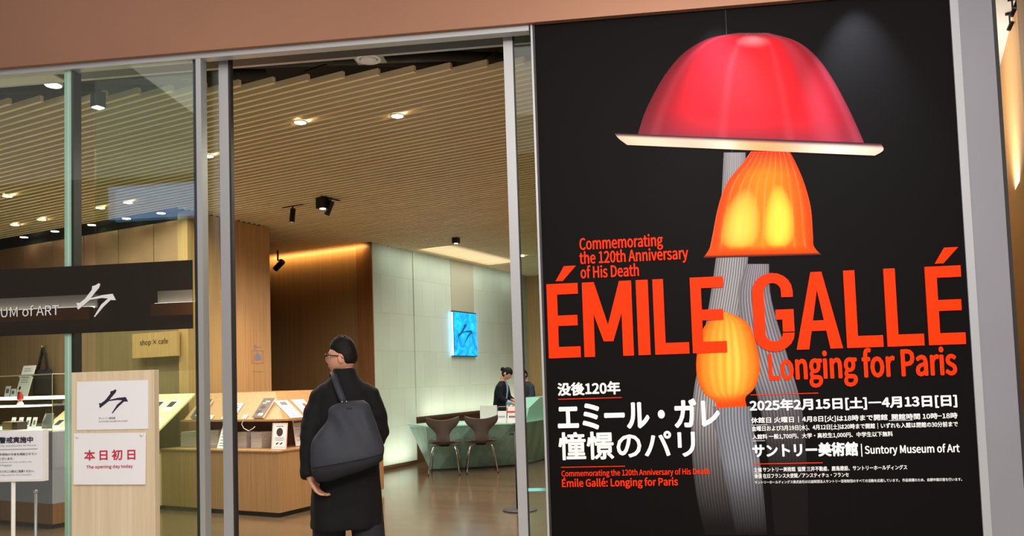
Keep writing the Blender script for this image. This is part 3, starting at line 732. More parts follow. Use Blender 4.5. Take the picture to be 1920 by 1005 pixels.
# A
a, b = xb(1493.3), xb(1580); w = b - a; mid = (a + b) / 2
quadp([(a, L0), (a + .068, L0), (mid + .002, L1 - .09), (mid + .002, L1), (mid - .03, L1)]); quadp([(b, L0), (b - .068, L0), (mid - .002, L1 - .09), (mid - .002, L1), (mid + .03, L1)])
bar(a + w * .25, b - w * .25, .235, .37)
letL(1587.7, 1655.7); letL(1663.3, 1732.3); letE(1741, 1810); accent(1741, 1810, .004)
ttl.build('title_lettering', M['posterred'], poster)
TX = [  # text, left px, bottom px, top px, right px, mode, bold, colour, part name
    ('Commemorating', 1087.3, 468.6, 447.6, 1242.7, 'cap', .009, 'posterred', 'occasion_lettering'),
    ('the 120th Anniversary', 1087.3, 495, 474, 1290, 'cap', .009, 'posterred', 'occasion_lettering'),
    ('of His Death', 1089.3, 522, 501, 1197.7, 'cap', .009, 'posterred', 'occasion_lettering'),
    ('Longing for Paris', 1443, 711.7, 665, 1792.7, 'cap', .012, 'posterred', 'subtitle_lettering'),
    ('没後120年', 1046.7, 741.7, 718.6, 1162.7, 'box', .018, 'posterwhite', 'anniversary_lettering'),
    ('エミール・ガレ', 1048.3, 805.7, 755.7, 1348.3, 'box', .016, 'posterwhite', 'japanese_title_lettering'),
    ('憧憬のパリ', 1049.3, 861.7, 811.7, 1303, 'box', .011, 'posterwhite', 'japanese_title_lettering'),
    ('Commemorating the 120th Anniversary of His Death', 1053.3, 893, 882.8, 1330, 'cap', .008, 'posterred', 'small_title_lettering'),
    ('Émile Gallé: Longing for Paris', 1054.3, 912.7, 899.2, 1270.7, 'cap', .011, 'posterred', 'small_title_lettering'),
    ('2025年2月15日[土]―4月13日[日]', 1406.7, 772.7, 750.5, 1793.3, 'box', .02, 'posterwhite', 'date_lettering'),
    ('休館日 火曜日｜4月8日[火]は18時まで開館  開館時間 10時−18時', 1408.3, 794.5, 782.5, 1794.3, 'box', .012, 'posterwhite', 'hours_lettering'),
    ('金曜日および3月19日[水]、4月12日[土]は20時まで開館｜いずれも入館は閉館の30分前まで', 1409.3, 809.3, 798.6, 1795, 'box', .01, 'posterwhite', 'hours_lettering'),
    ('入館料 一般1,700円、大学・高校生1,000円、中学生以下無料', 1410.7, 824.6, 814.4, 1673.3, 'box', .01, 'posterwhite', 'hours_lettering'),
    ('サントリー美術館', 1411.7, 857.3, 833, 1607.7, 'box', .018, 'posterwhite', 'museum_lettering'),
    ('Suntory Museum of Art', 1621.7, 850.5, 836.4, 1798.3, 'cap', .010, 'posterwhite', 'museum_lettering'),
    ('主催 サントリー美術館  協賛 三井不動産、鹿島建設、サントリーホールディングス', 1413.3, 885, 876.3, 1700, 'box', .008, 'posterwhite', 'credit_lettering'),
    ('後援 在日フランス大使館／アンスティチュ・フランセ', 1414.3, 896.7, 888.3, 1590.7, 'box', .008, 'posterwhite', 'credit_lettering'),
    ('サントリーホールディングス株式会社は公益財団法人サントリー芸術財団のすべての活動を応援しています。 作品保護のため、会期中展示替を行います。', 1415, 907.3, 901.3, 1802.7, 'box', .004, 'posterwhite', 'credit_lettering')]
acc = {}
for s, xl, yb, yt, xr, mode, bold, mt_, nm in TX:
    p0 = onY(xl, yb, 4.70); p1 = onY(xl, yt, 4.70); p2 = onY(xr, yb - .028 * (xr - xl), 4.70)
    put_text(acc.setdefault((nm, mt_), MB()), s, p0.x, p0.z, p2.x, p1.z, -.0052, mode, bold)
for (nm, mt_), mk in acc.items(): mk.build(nm, M[mt_], poster)
for xl, yl, xr, yr, th in ((1046.7, 748.7, 1165.7, 745.3, .0042), (1051.7, 876.7, 1171.7, 873.3, .0042), (1406.7, 740.7, 1534, 736.7, .0042), (1413.3, 870, 1542.3, 867.3, .0042)):
    p, q = onY(xl, yl, 4.70), onY(xr, yr, 4.70); zz = (p.z + q.z) / 2
    MB().box((p.x, -.005, zz - th / 2), (q.x, -.0035, zz + th / 2)).build('rule_line', M['posterred'], poster)
wr = MB(); p, q = onY(1615.7, 856, 4.70), onY(1615.2, 832, 4.70); wr.box((p.x - .0025, -.005, p.z), (p.x + .0025, -.0035, q.z))
for xl, xr, y in ((1408.3, 1439, 797), (1666, 1711, 788.6), (1410.7, 1434, 826.6), (1413.3, 1427, 887)):
    p, q = onY(xl, y, 4.70), onY(xr, y - .024 * (xr - xl), 4.70); wr.box((p.x, -.005, p.z - .0012), (q.x, -.0035, p.z + .0012))
wr.build('white_rules', M['posterwhite'], poster)
# the seam between the two printed sheets
p = onY(1364, 100, 4.70)
MB().box((p.x - .0012, -.0009, .08), (p.x + .0012, -.0003, 3.56)).build('sheet_seam', M['charcoal'], poster)

# ------------------------------------------------------------------ sign stands in front of the glass
SY = 4.45
a, b = onY(134, 850, SY).x, onY(290, 850, SY).x; ztop = onY(210, 696, SY).z
cxs = (a + b) / 2; hw = (b - a) / 2
sg = thing('sign_stand', 'pale wooden sign stand with two white notices before the glass', 'sign', (cxs, SY, 0))
MB().box((-hw, 0, .03), (hw, .052, ztop)).build('board', M['pale'], sg, bev=.002)
MB().box((-hw - .02, -.13, 0), (hw + .02, .22, .03)).build('base', M['steel_dark'], sg, bev=.004)
def SQ(px, py, y=-.006): p = onY(px, py, SY + y); return (p.x - cxs, p.z)
def notice(name, parent, x0, z0, x1, z1, y0, y1, rot, mat):
    mk = MB().box((x0, y0, z0), (x1, y1, z1)); c = Vector(((x0 + x1) / 2, 0, (z0 + z1) / 2))
    mk.v = [Matrix.Rotation(rot, 3, 'Y') @ (p - c) + c for p in mk.v]
    return mk.build(name, mat, parent)
x0, z0 = SQ(144, 807); x1, z1 = SQ(277, 712)
n1 = notice('upper_notice', sg, x0, z0, x1, z1, -.005, -.0005, R(.4), M['paper']); n1['label'] = 'white notice with brush stroke emblem'
t = MB(); p, q = SQ(185, 776), SQ(240, 729); put_logo(t, p[0], p[1], q[0], q[1], -.006); t.build('emblem', M['ink'], n1)
t = MB(); p, q = SQ(185, 787), SQ(216, 781.5); put_text(t, 'サントリー美術館', p[0], p[1], q[0], q[1], -.0062); p, q = SQ(185, 792, -.006), SQ(239.5, 788); put_text(t, 'SUNTORY MUSEUM of ART', p[0], p[1], q[0], q[1] , -.0062, 'cap'); t.build('lettering', M['ink'], n1)
x0, z0 = SQ(139.5, 909.5); x1, z1 = SQ(273, 810)
n2 = notice('lower_notice', sg, x0, z0, x1, z1, -.012, -.004, R(.8), M['paper']); n2['label'] = 'white acrylic notice with red lettering'
t = MB(); p, q = SQ(158, 863.5, -.014), SQ(253, 842.5, -.014); put_text(t, '本 日 初 日', p[0], p[1], q[0], q[1], -.0125, 'box', .012); p, q = SQ(161.5, 878.5, -.014), SQ(248.5, 872, -.014); put_text(t, 'The opening day today', p[0], p[1], q[0], q[1] + .002, -.0125, 'cap', .01); t.build('lettering', M['crimson'], n2)
for px, py in ((144.5, 818.5), (265.5, 815)):
    p = SQ(px, py, -.014); MB().rings_z([(0, 0, 0, .011, .011), (0, 0, .006, .009, .009)], 16).xf(Matrix.Translation((p[0], -.012, p[1])) @ Matrix.Rotation(R(90), 4, 'X'))  .build('screw', M['white'], n2, smooth=True)
SY2 = 4.30
def S2(px, py, y=0): p = onY(px, py, SY2 + y); return (p.x, p.z)
xr, zb = S2(85, 900); xl = S2(-70, 900)[0]; zt2 = S2(40, 807.5)[1]
ox = S2(22, 950)[0]
s2 = thing('sign_stand', 'white security notice on a thin white pole at left edge', 'sign', (ox, SY2, 0))
MB().box((xl - ox, 0, zb), (xr - ox, .02, zt2)).build('notice_board', M['paper'], s2, bev=.003)
MB().box((xr - ox - .012, -.004, zb - .004), (xr - ox + .004, .022, zt2 + .004)).box((xl - ox, -.004, zb - .006), (xr - ox - .012, .022, zb + .008)).build('frame', M['white'], s2)
MB().tube([(0, .012, .02), (0, .012, zb)], .011, 12).build('pole', M['white'], s2, smooth=True)
MB().rings_z([(0, .012, 0, .15, .15), (0, .012, .012, .15, .15), (0, .012, .02, .03, .03)], 28).build('base', M['white'], s2)
for nm, mt_, rows in (('heading_lettering', 'ink', (('警戒実施中', -.5, 831, 818.5, 62, 'box', .014),)),
                 ('notice_lettering', 'grey_ink', (('rity measures in force', -1, 837.6, 833.2, 68, 'cap', 0), ('手荷物の中身を確認させてい', -1, 854.5, 848.5, 69.5, 'box', .01), ('ございます。', -1, 862.6, 857.3, 26, 'box', .01), ('reasons, we may confirm the', -1, 868, 864.4, 60, 'cap', 0), ('of baggage', -1, 874, 870.5, 22.5, 'cap', 0), ('れてのご入館はご遠慮ください。', -1, 886.3, 880.6, 64.5, 'box', .01), ('bring a pet to the museum.', -1, 892, 888.4, 60, 'cap', 0)))):
    t = MB()
    for s, l_, b_, t_, r_, md, bo in rows:
        p, q = S2(l_, b_), S2(r_, t_); put_text(t, s, p[0] - ox, p[1], q[0] - ox, q[1], -.0022, md, bo, 2)
    t.build(nm, M[mt_], s2)
t = MB(); p, q = S2(-10, 843), S2(71, 841.8); t.box((p[0] - ox, -.0024, p[1]), (q[0] - ox, -.001, q[1])); t.build('rule_line', M['grey_ink'], s2)
p = onY(67, 922, 4.52); gp = tag(MB().tube([(0, 0, 0), (0, 0, p.z)], .008, 10).ball((0, 0, p.z), .013, 12).build('barrier_post', M['steel'], smooth=True), 'slim pale metal post behind the white security notice', 'post'); gp.location = (p.x, 4.52, 0)

# ------------------------------------------------------------------ museum shop
cu, cv = -7.0, 7.2
sc_ = inside('shop_counter', 'low oak display counter with sloped upper tier behind the walking man', 'counter', cu, cv)
def lb(mk, a, b): return mk.box((a[0] - cu, a[1] - cv, a[2]), (b[0] - cu, b[1] - cv, b[2]))
lb(MB(), (-7.9, 6.38, .05), (-6.1, 8.2, .68)).build('body', M['counter_oak'], sc_)
lb(MB(), (-7.88, 6.41, 0), (-6.13, 8.17, .05)).build('plinth', M['charcoal'], sc_)
lb(MB(), (-7.91, 6.37, .68), (-6.09, 8.21, .70)).build('counter_top', M['counter_oak'], sc_, bev=.003)
lb(MB(), (-7.68, 6.86, .70), (-6.52, 7.9, 1.0)).build('tier_back', M['recess'], sc_)
rc = [(-7.72, 6.5), (-6.30, 6.5)] + [(-6.30 + .15 * sin(R(t)), 6.65 - .15 * cos(R(t))) for t in (20, 45, 70, 90)] + [(-6.15, 8.0), (-7.72, 8.0)]
MB().prism([(p[0] - cu, p[1] - cv) for p in rc], 2, 1.0, 1.022).build('tier_shelf', M['counter_oak'], sc_)
lo_ = [(-7.72, 6.55, 1.022), (-6.20, 6.55, 1.022), (-6.20, 8.0, 1.022), (-7.72, 8.0, 1.022)]; hi_ = [(-7.66, 6.82, 1.315), (-6.56, 6.82, 1.315), (-6.56, 7.8, 1.315), (-7.66, 7.8, 1.315)]
MB().loft([[(p[0] - cu, p[1] - cv, p[2]) for p in lo_], [(p[0] - cu, p[1] - cv, p[2]) for p in hi_]]).build('sloped_panel', M['counter_oak'], sc_)
# frames on the two slopes: local x along the ledge, y up the slope, z outwards
def frame(o, xa, ya):
    xa = Vector(xa).normalized(); ya = Vector(ya); ya = (ya - xa * ya.dot(xa)).normalized(); za = xa.cross(ya)
    mm = Matrix.Identity(4)
    for i in range(3): mm[i][0] = xa[i]; mm[i][1] = ya[i]; mm[i][2] = za[i]; mm[i][3] = o[i]
    return mm
def place(o, u, v, z, xa, ya):
    w = W(u, v, z); X = W(*xa[:2], xa[2]); Y = W(*ya[:2], ya[2]); o.matrix_world = frame(w, X, Y)
FS = ((1, 0, 0), (0, .27, .293)); RS = ((0, 1, 0), (-.36, 0, .293))
def front_u(px, py, v=6.53): return onV(px, py, v).x
def lines(mk, x0, x1, ys, h, z):
    for y in ys: mk.box((x0, y, z), (x1, y + h, z + .0006))
    return mk
def book(label, u, w, h, t, slope=FS, v=6.548, z=1.026):
    b = thing('exhibition_catalogue', label, 'book', (0, 0, 0))
    MB().box((-w / 2, .002, .001), (w / 2, h, t)).build('page_block', M['pages'], b)
    c = MB().box((-w / 2 - .003, 0, t), (w / 2 + .003, h + .003, t + .003)).build('cover', M['coverdark'], b)
    mk = MB().box((-w * .3, h * .72, t + .003), (w * .05, h * .76, t + .0036)).box((-w * .1, h * .80, t + .003), (w * .3, h * .85, t + .0036)).box((-w * .05, h * .08, t + .003), (w * .38, h * .2, t + .0036))
    mk.build('cover_print', M['cream'], c)
    mk = MB(); mk.ball((0, h * .5, t + .002), (w * .33, h * .1, .002), 14); mk.box((-w * .38, h * .18, t + .003), (w * .1, h * .36, t + .0034)); mk.build('cover_shape', M['black'], c)
    place(b, u, v, z, *slope); return b
book('dark exhibition catalogue leaning on tier beside white text card', front_u(483, 784), .15, .27, .03)
book('dark exhibition catalogue leaning on tier behind the dark door jamb', front_u(366, 786), .15, .27, .03)
def card(name, label, cat, u, v, z, w, h, slope, mat='paper', rows=(), ink='grey_ink', extra=None, th=.003):
    o = thing(name, label, cat)
    MB().box((-w / 2, 0, .0005), (w / 2, h, th)).build('sheet', M[mat], o)
    if rows:
        mk = MB()
        for x0, x1, y0, y1 in rows: mk.box(((x0 - .5) * w, y0 * h, th), ((x1 - .5) * w, y1 * h, th + .0006))
        mk.build('print', M[ink], o)
    if extra: extra(o, w, h, th)
    place(o, u, v, z, *slope); return o
big = [(.2 + .02 * (i % 2), .82 - .1 * (i % 3), y, y + .06) for i, y in enumerate((.14, .32, .5, .68, .82))]
card('text_card', 'white card with large text leaning on the upper tier', 'sign', front_u(424, 785), 6.546, 1.026, .2, .23, FS, 'cream', big, 'coverdark')
card('price_card', 'small cream price card right of the dark door jamb', 'card', front_u(391, 785), 6.546, 1.026, .075, .055, FS, 'cream', ((.2, .8, .3, .4), (.2, .7, .6, .7)), 'redink')
card('price_card', 'small cream price card between text card and dark catalogue', 'card', front_u(455, 785), 6.546, 1.026, .07, .055, FS, 'cream', ((.2, .8, .3, .4), (.2, .7, .6, .7)), 'redink')
UP = ((1, 0, 0), (0, .10, 1)); UPS = ((1, 0, 0), (0, .35, 1))
card('text_card', 'white printed card leaning against catalogues behind left door stile', 'sign', front_u(416, 838, 6.46), 6.46, .703, .15, .285, UPS, 'paper', [(.15, .85, y, y + .03) for y in (.1, .2, .32, .45, .58, .7, .8)])
def seal(o, w, h, th):
    MB().rings_z([(0, h * .66, th, w * .22, w * .22), (0, h * .66, th + .0006, w * .22, w * .22)], 24).build('round_mark', M['coverdark'], o)
    mk = MB()
    for sx in (-1, 1): mk.rbox((sx * w * .14, h * .22, th + .0003), (w * .17, h * .05, .0008), Matrix.Rotation(R(28), 3, 'Z'))
    mk.build('small_shapes', M['black'], o)
    mk = MB()
    for a_, b_ in (((-w / 2 - .004, -.004, 0), (-w / 2 + .006, h + .004, th + .002)), ((w / 2 - .006, -.004, 0), (w / 2 + .004, h + .004, th + .002)), ((-w / 2, -.004, 0), (w / 2, .006, th + .002)), ((-w / 2, h - .006, 0), (w / 2, h + .004, th + .002))): mk.box(a_, b_)
    mk.build('pink_border', M['pink'], o)
card('framed_notice', 'pink edged notice with round dark mark standing on counter', 'sign', front_u(523, 838, 6.46), 6.46, .707, .205, .275, UP, 'paper', [(.2, .8, .44, .455), (.18, .82, .39, .405), (.2, .78, .34, .355), (.25, .75, .87, .9), (.1, .9, .08, .09)], 'grey_ink', seal)
# leaflets on the slope that faces the lobby
p1 = onU(556, 782, -6.2); p2 = onU(584, 780, -6.2)
card('leaflet', 'white leaflet with grey print lines on the end slope', 'leaflet', -6.196, p1.y, 1.026, .2, .3, RS, 'paper', [(.15, .85, y, y + .03) for y in (.08, .2, .36, .5, .62)] + [(.25, .75, .72, .92)])
def blot(o, w, h, th):
    MB().ball((w * .2, h * .62, th), (w * .16, h * .16, .0012), 14).build('red_shape', M['redink'], o)
card('leaflet', 'white leaflet with a red shape beside the man sleeve', 'leaflet', -6.196, p2.y + .02, 1.026, .2, .3, RS, 'paper', [(.1, .45, .66, .69), (.1, .9, .2, .215), (.2, .4, .3, .38)], 'grey_ink', blot)
p3 = onU(566, 833, -6.30)
card('leaflet', 'white leaflet with black heading leaning under the end slope', 'leaflet', -6.30, p3.y, .703, .2, .3, ((0, 1, 0), (-.16, 0, 1)), 'paper', [(.1, .9, .86, .93), (.15, .8, .7, .715), (.15, .85, .6, .615), (.2, .7, .35, .37), (.15, .8, .2, .215)])
p4 = onZ(557, 834, .704); q4 = loc(p4)
rs_ = inside('red_ruler', 'thin red strip lying on the counter edge near the leaflet', 'strip', q4.x, q4.y, .7005); MB().box((-.09, -.012, 0), (.09, .012, .006)).build('strip', M['redink'], rs_); MB().box((.03, -.0125, .0061), (.09, .0125, .007)).build('pale_end', M['cream'], rs_)
# stacks of catalogues on the counter
base = None
for si, (px, nn, w, lbs) in enumerate(((350, 9, .25, 'white catalogue in the stack left of the dark door jamb'), (396, 10, .17, 'white catalogue in the stack between door jamb and left door stile'), (449, 9, .15, 'white catalogue in the stack just right of the left door stile'), (477, 9, .16, 'white catalogue in the stack left of the pink edged notice'))):
    u = front_u(px, 840, 6.6)
    for k in range(nn):
        if base is None:
            base = inside('stacked_catalogue', lbs, 'book', u, 6.72, .7012, 0, 'stacked catalogues on the counter')
            MB().box((-.5, -.09, .002), (.497, .09, .0165)).build('page_block', M['pages'], base)
            MB().box((-.503, -.092, 0), (.503, .092, .0015)).box((-.503, -.092, .017), (.503, .092, .0185)).box((-.503, -.092, .0015), (-.5, .092, .017)).build('cover', M['paper'], base)
            base.scale = (w, 1, 1); c = base
        else:
            c = copy_thing(base, lbs); c.scale = (w, 1, 1)
        c.location = W(u + random.uniform(-.003, .003), 6.72 + random.uniform(-.004, .004), .7012 + .0192 * k); c['group'] = 'stacked catalogues, ' + lbs[25:]
# white cord hanging from the tier
a_, b_, c_, d_, e_ = [loc(onZ(*q, z)) for q, z in ((((470, 764)), 1.17), ((458, 786), 1.0), ((453, 798), .93), ((462, 808), .88), ((476, 802), .905))]
cv_pts = [W(front_u(px, py, 6.44), 6.44, onV(px, py, 6.44).z) for px, py in ((464, 775), (458, 785), (453, 795), (457, 803), (466, 808), (474, 804), (478, 800))]
tag(MB().tube(cv_pts, .004, 6).build('cord', M['cream'], smooth=True), 'thin white cord looping below the dark catalogue', 'cord')
# sloped display board
sd = inside('display_board', 'long sloped pale display board with cards behind the wooden sign', 'display', -8.8, 6.4)
ang = math.atan2(.66, .85)
mt_ = Matrix.Translation((0, 5.9 - 6.4, .66)) @ Matrix.Rotation(ang, 4, 'X')
MB().box((-1.1, 0, -.02), (1.03, 1.08, 0)).xf(mt_).build('sloped_board', plain('pale_yellow_board', (232, 222, 176), .5), sd)
MB().box((-1.0, -.2, .05), (.9, .28, .64)).build('plinth', M['pale'], sd); MB().box((-.98, -.17, 0), (.88, .25, .05)).build('kick', M['charcoal'], sd)
mk = MB(); mk2 = MB()
for i in range(7):
    for j in range(3):
        x = -1.0 + i * .29 + .03 * ((i * 7 + j * 3) % 3); y = .12 + j * .32
        mk.box((x, y, .0005), (x + .17, y + .2, .003)); mk2.box((x + .03, y + .07, .0031), (x + .13, y + .17, .0036))
mk.xf(mt_).build('cards', M['paper'], sd); mk2.xf(mt_).build('card_pictures', M['coverdark'], sd)
# glass showcase at the left edge
gc = inside('glass_showcase', 'glass topped showcase with brown base at the left edge', 'showcase', -8.9, 5.42)
MB().box((-1.6, -.30, .257), (.94, .30, .985)).build('body', plain('blue_grey_reflection', (146, 148, 168), .3), gc)  # blue reflection on the glossy front is put into the base colour
MB().box((-1.6, -.30, .05), (.945, .30, .2565)).build('base', M['oak_dark'], gc); MB().box((-1.57, -.26, 0), (.9, .26, .05)).build('kick', M['charcoal'], gc)
MB().box((-1.6, -.30, .985), (.94, .30, 1.0)).build('deck', M['white'], gc)
MB().box((-1.6, -.30, 1.0), (.94, -.294, 1.575)).build('front_pane', M['acrylic'], gc); MB().box((.934, -.294, 1.0), (.94, .294, 1.575)).build('side_pane', M['acrylic'], gc); MB().box((-1.6, .294, 1.0), (.94, .30, 1.575)).build('back_pane', M['acrylic'], gc)
MB().box((-1.6, -.30, 1.575), (.94, .30, 1.582)).build('top_pane', M['acrylic'], gc)
em = MB().box((-1.6, -.303, 1.572), (.943, -.299, 1.584)).box((.939, -.303, 1.0), (.943, -.299, 1.572)).box((.939, -.299, 1.575), (.943, .303, 1.584)); em.build('pale_edges', plain('pale_glass_edge', (206, 204, 178), .3), gc)
MB().box((-1.6, -.05, 1.235), (.05, .27, 1.25)).build('lit_shelf', M['shelfglow'], gc)
# things in and behind it
def atV(px, py, v): p = onV(px, py, v); return p
def small(name, label, cat, px, py, v, z=None, rot=0):
    p = onV(px, py, v); return inside(name, label, cat, p.x, v, p.z if z is None else z, rot)
o = small('vase', 'small red and white vase on a lit shelf in showcase', 'vase', 38, 760, 5.45, 1.2505)
MB().rings_z([(0, 0, 0, .03, .03), (0, 0, .02, .035, .035), (0, 0, .05, .018, .018)], 18).build('foot', M['white'], o, smooth=True); MB().rings_z([(0, 0, .05, .018, .018), (0, 0, .08, .034, .034), (0, 0, .115, .03, .03), (0, 0, .14, .012, .012), (0, 0, .155, .016, .016)], 18).build('bowl', M['redglaze'], o, smooth=True)
o = small('gift_box', 'gold box with dark end on the showcase deck', 'box', 28, 803, 5.25, 1.0005)
MB().box((-.13, -.06, 0), (.04, .06, .085)).build('box', M['goldbox'], o, bev=.003); MB().box((.0405, -.055, 0), (.13, .055, .083)).build('dark_end', M['coverdark'], o, bev=.003)
for i, px in enumerate((22, 36, 50, 62)):
    o = small('postcard', ['white postcard above gold box, first from the left', 'white postcard above gold box, second from the left', 'white postcard above gold box, third from the left', 'white postcard nearest the grey pouch in the showcase'][i], 'card', px, 795, 5.5, 1.0005)
    mm = Matrix.Rotation(R(-14), 4, 'X'); MB().box((-.038, 0, 0), (.038, .003, .12)).xf(mm).build('sheet', M['paper'], o); MB().box((-.018, -.0008, .035), (.018, 0, .085)).xf(mm).build('picture', M['grey_ink'], o)
o = small('pouch', 'glossy grey pouch leaning at the showcase corner', 'pouch', 84, 795, 5.38, 1.0005)
mm = Matrix.Rotation(R(-12), 4, 'X'); MB().rings_z([(0, .02, 0, .08, .03), (0, .02, .08, .085, .035), (0, .02, .15, .075, .018), (0, .02, .17, .07, .006)], 20).xf(mm).build('body', plain('grey_gloss', (110, 114, 120), .25), o, smooth=True); MB().tube([(-.05, 0, .165), (-.03, -.01, .2), (.03, -.01, .2), (.05, 0, .165)], .004, 6).xf(mm).build('cord_handle', M['black'], o)
sh = inside('wall_shelf', 'long glowing shelf on the shop wall left of glass fin', 'shelf', -10.4, 6.68, 1.30)
MB().box((-1.6, -.21, .006), (1.25, .145, .042)).build('board', M['white'], sh); MB().box((-1.6, -.218, .0), (1.25, -.2105, .044)).build('light_edge', M['shelfglow'], sh)
o = small('information_panel', 'tall white text panel leaning on the glowing shelf', 'sign', 40, 744, 6.62, 1.3425); mm = Matrix.Rotation(R(-16), 4, 'X')
MB().box((-.15, 0, 0), (.12, .012, .44)).xf(mm).build('panel', M['paper'], o)
mk = MB(); [mk.box((-.11, -.001, y), (.06 - .02 * (i % 2), 0, y + .008)) for i, y in enumerate((.2, .23, .26, .29, .36, .39))]; mk.xf(mm).build('print', M['grey_ink'], o)
mk = MB(); mk.ball((-.09, 0, .12), (.024, .001, .028), 12); mk.xf(mm).build('dark_shape', M['black'], o); mk = MB(); mk.ball((-.09, 0, .05), (.018, .001, .022), 12); mk.xf(mm).build('dark_shape', M['black'], o)
for i, (px, w_, h_, l_) in enumerate(((12, .11, .15, 'white picture card at the left end of the glowing shelf'), (23, .1, .11, 'white card in front of tall text panel on shelf'))):
    o = small('picture_card', l_, 'card', px, 744, 6.53, 1.3425); mm = Matrix.Rotation(R(-10), 4, 'X')
    MB().box((-w_ / 2, 0, 0), (w_ / 2, .004, h_)).xf(mm).build('sheet', M['paper'], o); MB().box((-w_ * .3, -.001, h_ * .35), (w_ * .3, 0, h_ * .75)).xf(mm).build('picture', M['grey_ink'], o)
p = onV(81, 693, 6.80)
tb = inside('tote_bag', 'black tote bag hanging on the shop wall by long handles', 'bag', p.x, 6.80, 1.345)
MB().rings_z([(0, 0, 0, .2, .025), (0, 0, .05, .215, .035), (0, 0, .25, .2, .03), (0, 0, .36, .185, .012)], 26, 3).build('bag_body', M['toteblack'], tb, smooth=True)
for i, dx in enumerate((-.012, .012)):
    MB().tube([(-.1, -.01 + dx, .35), (-.05, dx, .53), (0, dx, .665), (.05, dx, .53), (.1, -.01 + dx, .35)], .011, 6).build('handle', M['toteblack'], tb, smooth=True)
hk = inside('wall_hook', 'small metal hook holding the black tote bag', 'hook', p.x, 6.82, 2.0); MB().tube([(0, .03, .03), (0, -.03, .0), (0, -.045, .03)], .006, 8).build('hook', M['chrome'], hk, smooth=True)
t0, t1 = onV(248, 672, 6.76), onV(332, 620, 6.76)
cs = inside('shop_sign', 'pale wooden shop and cafe sign below the dark film', 'sign', (t0.x + t1.x) / 2, 6.78, (t0.z + t1.z) / 2)
w2, h2 = (t1.x - t0.x) / 2, (t1.z - t0.z) / 2
MB().box((-w2, -.02, -h2), (w2, .02, h2)).build('board', M['oak'], cs, bev=.002)
for dx in (-w2 * .7, w2 * .7): MB().tube([(dx, .02, 0), (dx, .075, 0)], .012, 8).build('spacer', M['steel'], cs)
mk = MB(); put_text(mk, 'shop × cafe', -w2 * .64, -h2 * .08, w2 * .6, h2 * .46, -.0206, 'box', .01); mk.build('lettering', M['coverdark'], cs)
# locker pictogram on the wooden pier
pg = inside('locker_pictogram', 'grey key and suitcase pictogram on the wooden pier', 'sign', -7.95, onU(483, 668, -7.95).y, 0)
yc = onU(483, 668, -7.95).y
def PU(px, py): p = onU(px, py, -7.95); return (p.y - yc, p.z)
def frame_box(mk, y0, z0, y1, z1, t, x=.002):
    mk.box((.0005, y0, z0), (x, y1, z0 + t)).box((.0005, y0, z1 - t), (x, y1, z1)).box((.0005, y0, z0 + t), (x, y0 + t, z1 - t)).box((.0005, y1 - t, z0 + t), (x, y1, z1 - t)); return mk
y0, z0 = PU(472.5, 682); y1, z1 = PU(493.5, 657)
frame_box(MB(), y0, z0, y1, z1, .009).build('outline', M['frameink'], pg)
a0_, b0_ = PU(476, 676); a1_, b1_ = PU(490, 664)
w_ = a1_ - a0_; mk = MB().box((.0005, a0_, b0_), (.002, a0_ + w_ * .12, b1_ - .01)).box((.0005, a1_ - w_ * .12, b0_), (.002, a1_, b1_ - .01)).box((.0005, a0_ + w_ * .2, b0_), (.002, a1_ - w_ * .2, b1_)); frame_box(mk, a0_ + w_ * .36, b1_, a1_ - w_ * .36, b1_ + .02, .006); mk.build('suitcase', M['pictogram'], pg)
ky, kz = PU(478, 650.5); k2, _ = PU(489, 650.5)
mk = MB(); mk.loft([[(xx, ky + r_ * cos(2 * pi * k / 20), kz + r_ * sin(2 * pi * k / 20)) for k in range(20)] for xx, r_ in ((.0005, .028), (.002, .028), (.002, .012), (.0005, .012))], cap=False); mk.box((.0005, ky + .028, kz - .005), (.002, k2, kz + .005)).box((.0005, k2 - .03, kz - .018), (.002, k2 - .02, kz - .005)); mk.build('key', M['pictogram'], pg)
y0, z0 = PU(472.5, 697.2); y1, z1 = PU(494, 696); MB().box((.0005, y0, z0), (.002, y1, z0 + .006)).build('underline', M['frameink'], pg)

# ------------------------------------------------------------------ blue light panel and reception desk
bp_ = inside('light_panel', 'glowing blue glass panel with emblem on the stone wall', 'wall light', -7.58, 12.72, 2.21)
MB().box((0, -.42, -.41), (.05, .42, .412)).build('housing', M['charcoal'], bp_); MB().box((.0505, -.405, -.395), (.058, .405, .395)).build('glass_face', M['bluelight'], bp_)
MB().box((.006, -.428, -.39), (.044, -.4201, .39)).box((.006, .4201, -.39), (.044, .428, .39)).build('edge_glow', emis('blue_edge_light', (110, 200, 255), 9), bp_)
mk = MB(); put_logo(mk, -.3, -.16, .26, .2, .0586, axis=0); mk.build('emblem', M['bluedark'], bp_)
du, dv = -6.2, 11.5
dk = inside('reception_desk', 'sea green glass reception desk with leaning faces behind two chairs', 'desk', du, dv)
top = [(-7.24, 10.42), (-6.71, 10.10), (-6.1, 10.38), (-5.56, 10.70), (-5.50, 11.3), (-5.50, 13.8), (-6.30, 13.8), (-6.34, 11.6), (-7.16, 10.95)]
bot = [(-6.88, 10.42), (-6.74, 10.47), (-6.3, 10.83), (-5.80, 11.24), (-5.74, 11.6), (-5.74, 13.8), (-6.24, 13.8), (-6.30, 11.7), (-6.86, 10.95)]
def dl_(ps, z): return [(p[0] - du, p[1] - dv, z) for p in ps]
MB().loft([dl_(bot, .02), dl_(top, .675)]).build('desk_body', M['desk'], dk)
def grow(ps, d): c = (sum(p[0] for p in ps) / len(ps), sum(p[1] for p in ps) / len(ps)); return [(p[0] + d * (1 if p[0] > c[0] else -1), p[1] + d * (1 if p[1] > c[1] else -1)) for p in ps]
